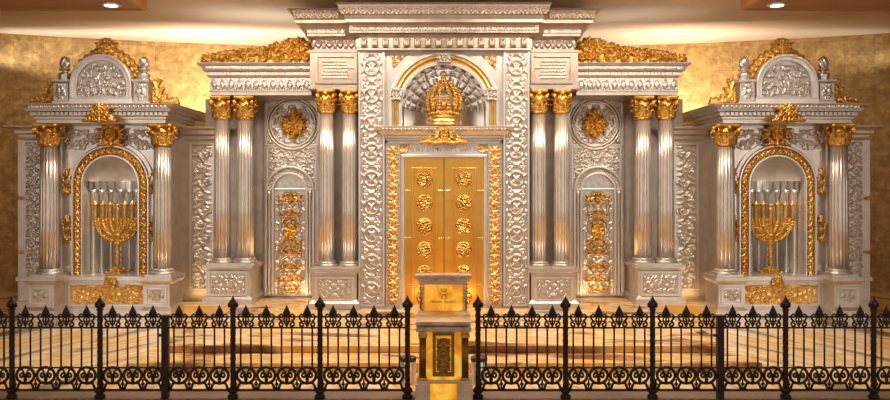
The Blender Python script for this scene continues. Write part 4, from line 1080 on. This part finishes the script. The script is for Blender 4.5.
def make_post(label):
    t = thing('fence_post', label, 'fence post', (0, YF, 0), 'twisted iron fence posts')
    def bd(mb, name):
        mb.v = [(a, b + YF, c) for a, b, c in mb.v]; return mb.build(name, IRON, t)
    bd(MB().lathe([(.052, 0), (.056, .02), (.045, .035), (.03, .045), (.052, .065), (.055, .085), (.04, .105), (.028, .115)], n=20), 'foot')
    zs = np.linspace(.11, fz(310), 60)
    bd(MB().lathe([(.027, z) for z in zs], n=16, mod=lambda a: 1 + .10 * math.cos(4 * a), twist=24.0), 'shaft')
    f = MB().lathe([(.028, fz(310.5)), (.040, fz(309.5)), (.028, fz(308.5)), (.030, fz(306.8)), (.044, fz(304.6)), (.042, fz(302.5)), (.022, fz(299.5)), (.010, fz(297.5)), (.002, fz(295.3))], n=8)
    for k in range(4):
        a = PI / 2 * k; f.blob((.036 * math.cos(a), .036 * math.sin(a), fz(305)), (.02, .02, .03), 8, 6)
    bd(f, 'finial')
    return t
def make_gate_post(label):
    t = thing('fence_post', label, 'fence post', (0, YF, 0), 'square iron fence posts')
    def bd(mb, name):
        mb.v = [(a, b + YF, c) for a, b, c in mb.v]; return mb.build(name, IRON, t, .004)
    bd(MB().box(-.034, .034, -.034, .034, 0, fz(316)), 'shaft'); bd(MB().box(-.038, .038, -.038, .038, fz(316), fz(315)), 'cap')
    bd(MB().box(-.07, -.03, -.015, .015, fz(336.5), fz(334)), 'latch')
    return t
fx = lambda px: X(px, YF)
left_posts = [12, 100, 165.5, 233, 320, 407.5]
pl = [('first from the left edge of the fence', 'second from the left edge', None, 'third twisted one from the left edge', 'fourth twisted one from the left edge', 'just left of the lectern'),
      ('first from the right edge of the fence', 'second from the right edge', None, 'third twisted one from the right edge', 'fourth twisted one from the right edge', 'just right of the lectern')]
post = gate = None
allx = []
for si in (0, 1):
    for p, nm in zip(left_posts, pl[si]):
        px = p if si == 0 else (2 * 442.75 - p)
        if nm is None:
            lab = 'square flat-topped black iron gate post in the ' + ('left' if si == 0 else 'right') + ' half of the fence'
            if gate is None: gate = make_gate_post(lab); gate.location.x = fx(px)
            else: dup(gate, (fx(px), YF, 0), lab)
        else:
            lab = 'twisted black iron fence post with spear top, ' + nm
            if post is None: post = make_post(lab); post.location.x = fx(px)
            else: dup(post, (fx(px), YF, 0), lab)
pan4 = pan3 = None
spans = [(-75.5, 12), (12, 100), (100, 165.5), (165.5, 233), (233, 320), (320, 407.5)]
pn = [('cut off by the {} picture edge', 'with four spears, second section from the {} edge', 'with three spears, outside the {} gate post', 'with three spears, inside the {} gate post', 'with four spears, second {} of the lectern', 'with four spears, next {} of the lectern')]
for si, wd in ((0, 'left'), (1, 'right')):
    for (a, b), nm in zip(spans, pn[0]):
        if si: a, b = 2 * 442.75 - b, 2 * 442.75 - a
        lab = 'black wrought iron fence section ' + nm.format(wd)
        wdt = (87.6 if b - a > 80 else 66.5) * PXM; mid = (fx(a) + fx(b)) / 2 - wdt / 2
        if b - a > 80:
            if pan4 is None: pan4 = make_fence_panel(wdt, 4, lab); pan4.location.x = mid
            else: dup(pan4, (mid, YF, 0), lab)
        else:
            if pan3 is None: pan3 = make_fence_panel(wdt, 3, lab); pan3.location.x = mid
            else: dup(pan3, (mid, YF, 0), lab)

# ================================================================== lectern
LY = 7.75
t = thing('lectern', 'marble and backlit onyx lectern with bronze columns in the fence gap', 'lectern', (0, LY + .2, 0))
lz = lambda y: Z(y, LY); lx = lambda p: X(p, LY)
for a_, b_ in ((415.5, 430), (457, 472.5)): MB().box(lx(a_), lx(b_), LY - .03, LY + .4, 0, lz(383.5)).build('foot', LMARB, t, .008)
MB().box(lx(430), lx(457), LY + .02, LY + .38, .04, lz(385.5)).build('toe_panel', ONYX, t)
MB().box(lx(417), lx(471.5), LY + .0, LY + .42, lz(384), lz(381)).build('bottom_slab', LMARB, t, .006)
MB().box(lx(420), lx(468), LY + .06, LY + .40, lz(381), lz(331)).build('cabinet', ONYX, t)
for a, b in ((418, 427.3), (460.5, 469.8)):
    c = MB(); cxl = (lx(a) + lx(b)) / 2; hw = (lx(b) - lx(a)) / 2
    c.box(cxl - hw * .75, cxl + hw * .75, LY + .01, LY + .09, lz(378), lz(338))
    for k in range(5): c.tube([(cxl - hw * .6 + k * hw * .3, LY + .005, lz(378)), (cxl - hw * .6 + k * hw * .3, LY + .005, lz(338))], hw * .12, 6)
    p = c.build('side_column', BRONZE, t)
    MB().box(cxl - hw, cxl + hw, LY, LY + .1, lz(381), lz(378)).build('column_foot', GOLD, p, .004)
    MB().box(cxl - hw, cxl + hw, LY, LY + .1, lz(338), lz(334.5)).box(cxl - hw * .85, cxl + hw * .85, LY, LY + .1, lz(334.5), lz(331)).build('column_cap', GOLD, p, .004)
MB().frame(lx(432.5), lx(454.5), lz(377), lz(332.5), .025, LY + .015, LY + .07).frame(lx(435), lx(452), lz(374), lz(335.5), .008, LY + .03, LY + .07).build('panel_frame', BRONZE, t, .003)
prelief('carved_panel', BRONZE, t, 436.5, 450.5, 338, 372.5, LY + .055, lambda W, H: foliage(W, H, .026, 91, .02) + line([(W * .12, H * .08), (W * .12, H * .9), (W * .5, H * .97), (W * .88, H * .9), (W * .88, H * .08), (W * .5, H * .02), (W * .12, H * .08)], .008, .02) + [([(W / 2, H * .2), (W / 2, H * .8)], W * .42, .008)], .004, cut=True)
# desk
dk = MB(); yf, yb = LY - .06, LY + .40
zf0, zf1, zb1 = lz(331), Z(323, yf), Z(310.5, yb)
x0, x1 = lx(416), lx(471)
MB().box(x0, x1, yf, yb, zf0, Z(327.3, yf)).box(x0 + .05, x1 - .05, yf + .06, yb, Z(327.3, yf), Z(325.5, yf)).box(x0, x1, yf, yb, Z(325.5, yf), zf1).build('desk_slab', LMARB, t, .005)
dk.add([(x0, yf, zf1), (x1, yf, zf1), (x1, yb, zf1), (x0, yb, zf1), (x0, yf, zf1 + .01), (x1, yf, zf1 + .01), (x1, yb, zb1), (x0, yb, zb1)], [(3, 2, 1, 0), (4, 5, 6, 7), (0, 1, 5, 4), (1, 2, 6, 5), (2, 3, 7, 6), (3, 0, 4, 7)])
dk.build('sloped_top', LMARB, t, .004)
YU = yb
ux = lambda p: X(p, YU); uz = lambda y: Z(y, YU)
sg = MB().box(ux(424.5), ux(462.5), YU + .03, YU + .1, zb1 - .05, uz(284)).build('sign_panel', ONYX, t)
for d in (-1, 1):
    xc = ux(443.5 + d * 21.5); prof = []
    for i in range(13): prof.append((.020 if i % 2 else .036, zb1 - .02 + (uz(284.5) - zb1 + .02) * i / 12))
    MB().lathe(prof, (xc, YU + .05, 0), 12).build('baluster', GOLDB, t)
MB().box(zx0 := ux(415), ux(472), YU - .06, YU + .16, uz(278), uz(274.5)).box(ux(417.5), ux(469.5), YU - .03, YU + .14, uz(281), uz(278)).box(ux(420), ux(467), YU - .01, YU + .13, uz(284.5), uz(281)).build('top_slab', LMARB, t, .006)
INK = metal('bronze_lettering', (.12, .05, .01), (.16, .07, .015), .5, .3, 8)
text('HEKHAL HANESS', 'lettering', .034, INK, sg, (ux(443), YU + .027, uz(303.2)), .002, 1.0, S(25.5, YU))
em = MB(); e = S(1, YU); ex, ez = ux(444), uz(299.8)
for d in (-1, 1):
    em.box(ex + d * 2.0 * e - .004, ex + d * 2.0 * e + .004, YU + .022, YU + .031, ez, ez + 3.6 * e)
    em.tube([(ex + d * 2.0 * e, YU + .027, ez + 3.6 * e), (ex + d * .3 * e, YU + .027, ez + 5.2 * e)], .0055, 6)
    em.tube([(ex + d * 2.6 * e, YU + .027, ez + 10.8 * e), (ex + d * 2.2 * e, YU + .027, ez + 8.6 * e), (ex, YU + .027, ez + 7.4 * e)], .005, 6)
    em.tube([(ex + d * 3.8 * e, YU + .027, ez + 5.0 * e), (ex + d * 3.4 * e, YU + .027, ez + 6.6 * e)], .0045, 6)
em.tube([(ex - 1.4 * e, YU + .027, ez + 10.4 * e), (ex + 1.4 * e, YU + .027, ez + 10.4 * e)], .0045, 6)
em.build('emblem', INK, sg)
# floor canisters by the inner posts
for sgn, wd in ((-1, 'left'), (1, 'right')):
    yc = 8.62; xc = X(408, yc) if sgn < 0 else X(479, yc)
    t = thing('floor_canister', f'small chrome cylinder with black lid on the floor just {wd} of the lectern', 'canister', (xc, yc, 0), 'chrome floor canisters')
    MB().lathe([(.085, 0), (.09, .01), (.088, .015), (.088, .24), (.085, .245)], (xc, yc, 0), 28).build('body', CHROME, t)
    MB().lathe([(.092, .245), (.094, .25), (.094, .28), (.085, .29)], (xc, yc, 0), 28).build('lid', BLACK, t)

# ================================================================== light
W_ = bpy.data.worlds.new('hall'); sc.world = W_; W_.use_nodes = True
bg = W_.node_tree.nodes['Background']; bg.inputs['Color'].default_value = (1.0, .87, .76, 1); bg.inputs['Strength'].default_value = .57
def aim(o, tgt):
    d = Vector(tgt) - Vector(o.location); o.rotation_euler = d.to_track_quat('-Z', 'Y').to_euler()
def spot(loc, tgt, power, col, size=60, blend=.6, rad=.08):
    l = bpy.data.lights.new('spotlight', 'SPOT'); l.energy = power; l.color = col; l.spot_size = math.radians(size); l.spot_blend = blend; l.shadow_soft_size = rad
    o = bpy.data.objects.new('spotlight', l); COL.objects.link(o); o.location = loc; aim(o, tgt); return o
def area(loc, tgt, power, col, sx, sy):
    l = bpy.data.lights.new('area_light', 'AREA'); l.shape = 'RECTANGLE'; l.size = sx; l.size_y = sy; l.energy = power; l.color = col
    o = bpy.data.objects.new('area_light', l); COL.objects.link(o); o.location = loc; aim(o, tgt); return o
WARM, WHT, AMB = (1, .86, .70), (1, .95, .90), (1, .62, .25)
spot((0, 9.6, 5.25), (0, 12.9, 1.8), 240, WHT, 46, .9, .3)                # on the doors and niche
for s in (-1, 1):
    spot((s * 2.9, 9.8, 5.25), (s * 2.9, 13.3, 1.2), 45, WARM, 62, .9, 1.0)
    spot((s * 5.6, 8.6, 5.25), (s * 5.6, 12.6, 2.6), 22 if s < 0 else 70, WHT, 55, .9, .5)
    spot((s * 8.6, 8.6, 5.1), (s * 7.1, 13.0, 2.0), 110 if s < 0 else 70, WHT, 26, .8, .3)
    spot((s * 5.18, 12.04, 4.97), (s * 5.3, 12.3, 0), 14, WARM, 100)
    # uplights hidden on the roofs, washing the gold wall and the ceiling
    area((s * 4.7, 15.2, 3.5), (s * 4.9, 17.2, 4.1), 140, WARM, .8, .3)
    area((s * 5.6, 15.6, 4.75), (s * 5.6, 16.4, 5.6), 32 if s < 0 else 12, WHT, 7.0, .15)
    area((s * 3.2, 14.0, 4.35), (s * 3.4, 14.9, 5.6), 15 if s < 0 else 9, WHT, 2.0, .2)
    # floor washers at the foot of the bays
    area((s * 2.5, 13.45, .26), (s * 2.55, 13.75, 2.0), 5, AMB, .7, .1)
    area((s * 4.35, 13.1, .25), (s * 4.3, 13.6, 2.0), 1.5, AMB, .3, .1)
    spot((s * 5.52, 12.85 + .2, Z(166, 13)), (s * 5.5, 13.4, 1), 16, WARM, 160, .8, .06)  # added lamp that brightens the pavilion niche
    area((s * 3.6, 10.4, 5.2), (s * 3.6, 10.2, 0.0), 390, WARM, 6, 1.2)     # added soft fill overhead that brightens the marble
    area((s * 10.6, -2.5, 2.6), (s * 2.0, 12, 2.4), 120, WHT, 1.3, 4.6)       # added tall light panels behind the viewer, for streaks on the columns
spot((7.2, 9.8, 5.15), (5.5, 12.5, 4.15), 110, WHT, 26, .8, .2)               # on the right pediment
spot((0, 13.6, Z(122, 13.5)), (0, 13.0, Z(108, 13)), 26, WHT, 160, .8, .06)
area((0, 1.0, 5.2), (0, 10, 0.0), 130, WARM, 18, 5.0)  # added broad fill from the front, brightens the silver
area((0, 10.6, 4.92), (0, 10.9, 6), 45, WARM, 9, 2.0)                       # added out-of-view fill that lightens the ceiling
area((0, 12.3, .3), (0, 12.9, 2.0), 4, AMB, 1.0, .1)

cam = bpy.data.cameras.new('camera'); co = bpy.data.objects.new('camera', cam); COL.objects.link(co); sc.camera = co
cam.sensor_width = 36; cam.lens = F / 890 * 36; co.location = (0, 0, CH); co.rotation_euler = (PI / 2, 0, 0)
cam.shift_x = 1 / 890; cam.shift_y = -15 / 890; cam.clip_end = 100
sc.view_settings.view_transform = 'Standard'; sc.view_settings.look = 'None'; sc.view_settings.gamma = 1; sc.view_settings.exposure = 0
sc.view_settings.use_curve_mapping = False
sc.cycles.use_denoising = True; sc.cycles.max_bounces = 8
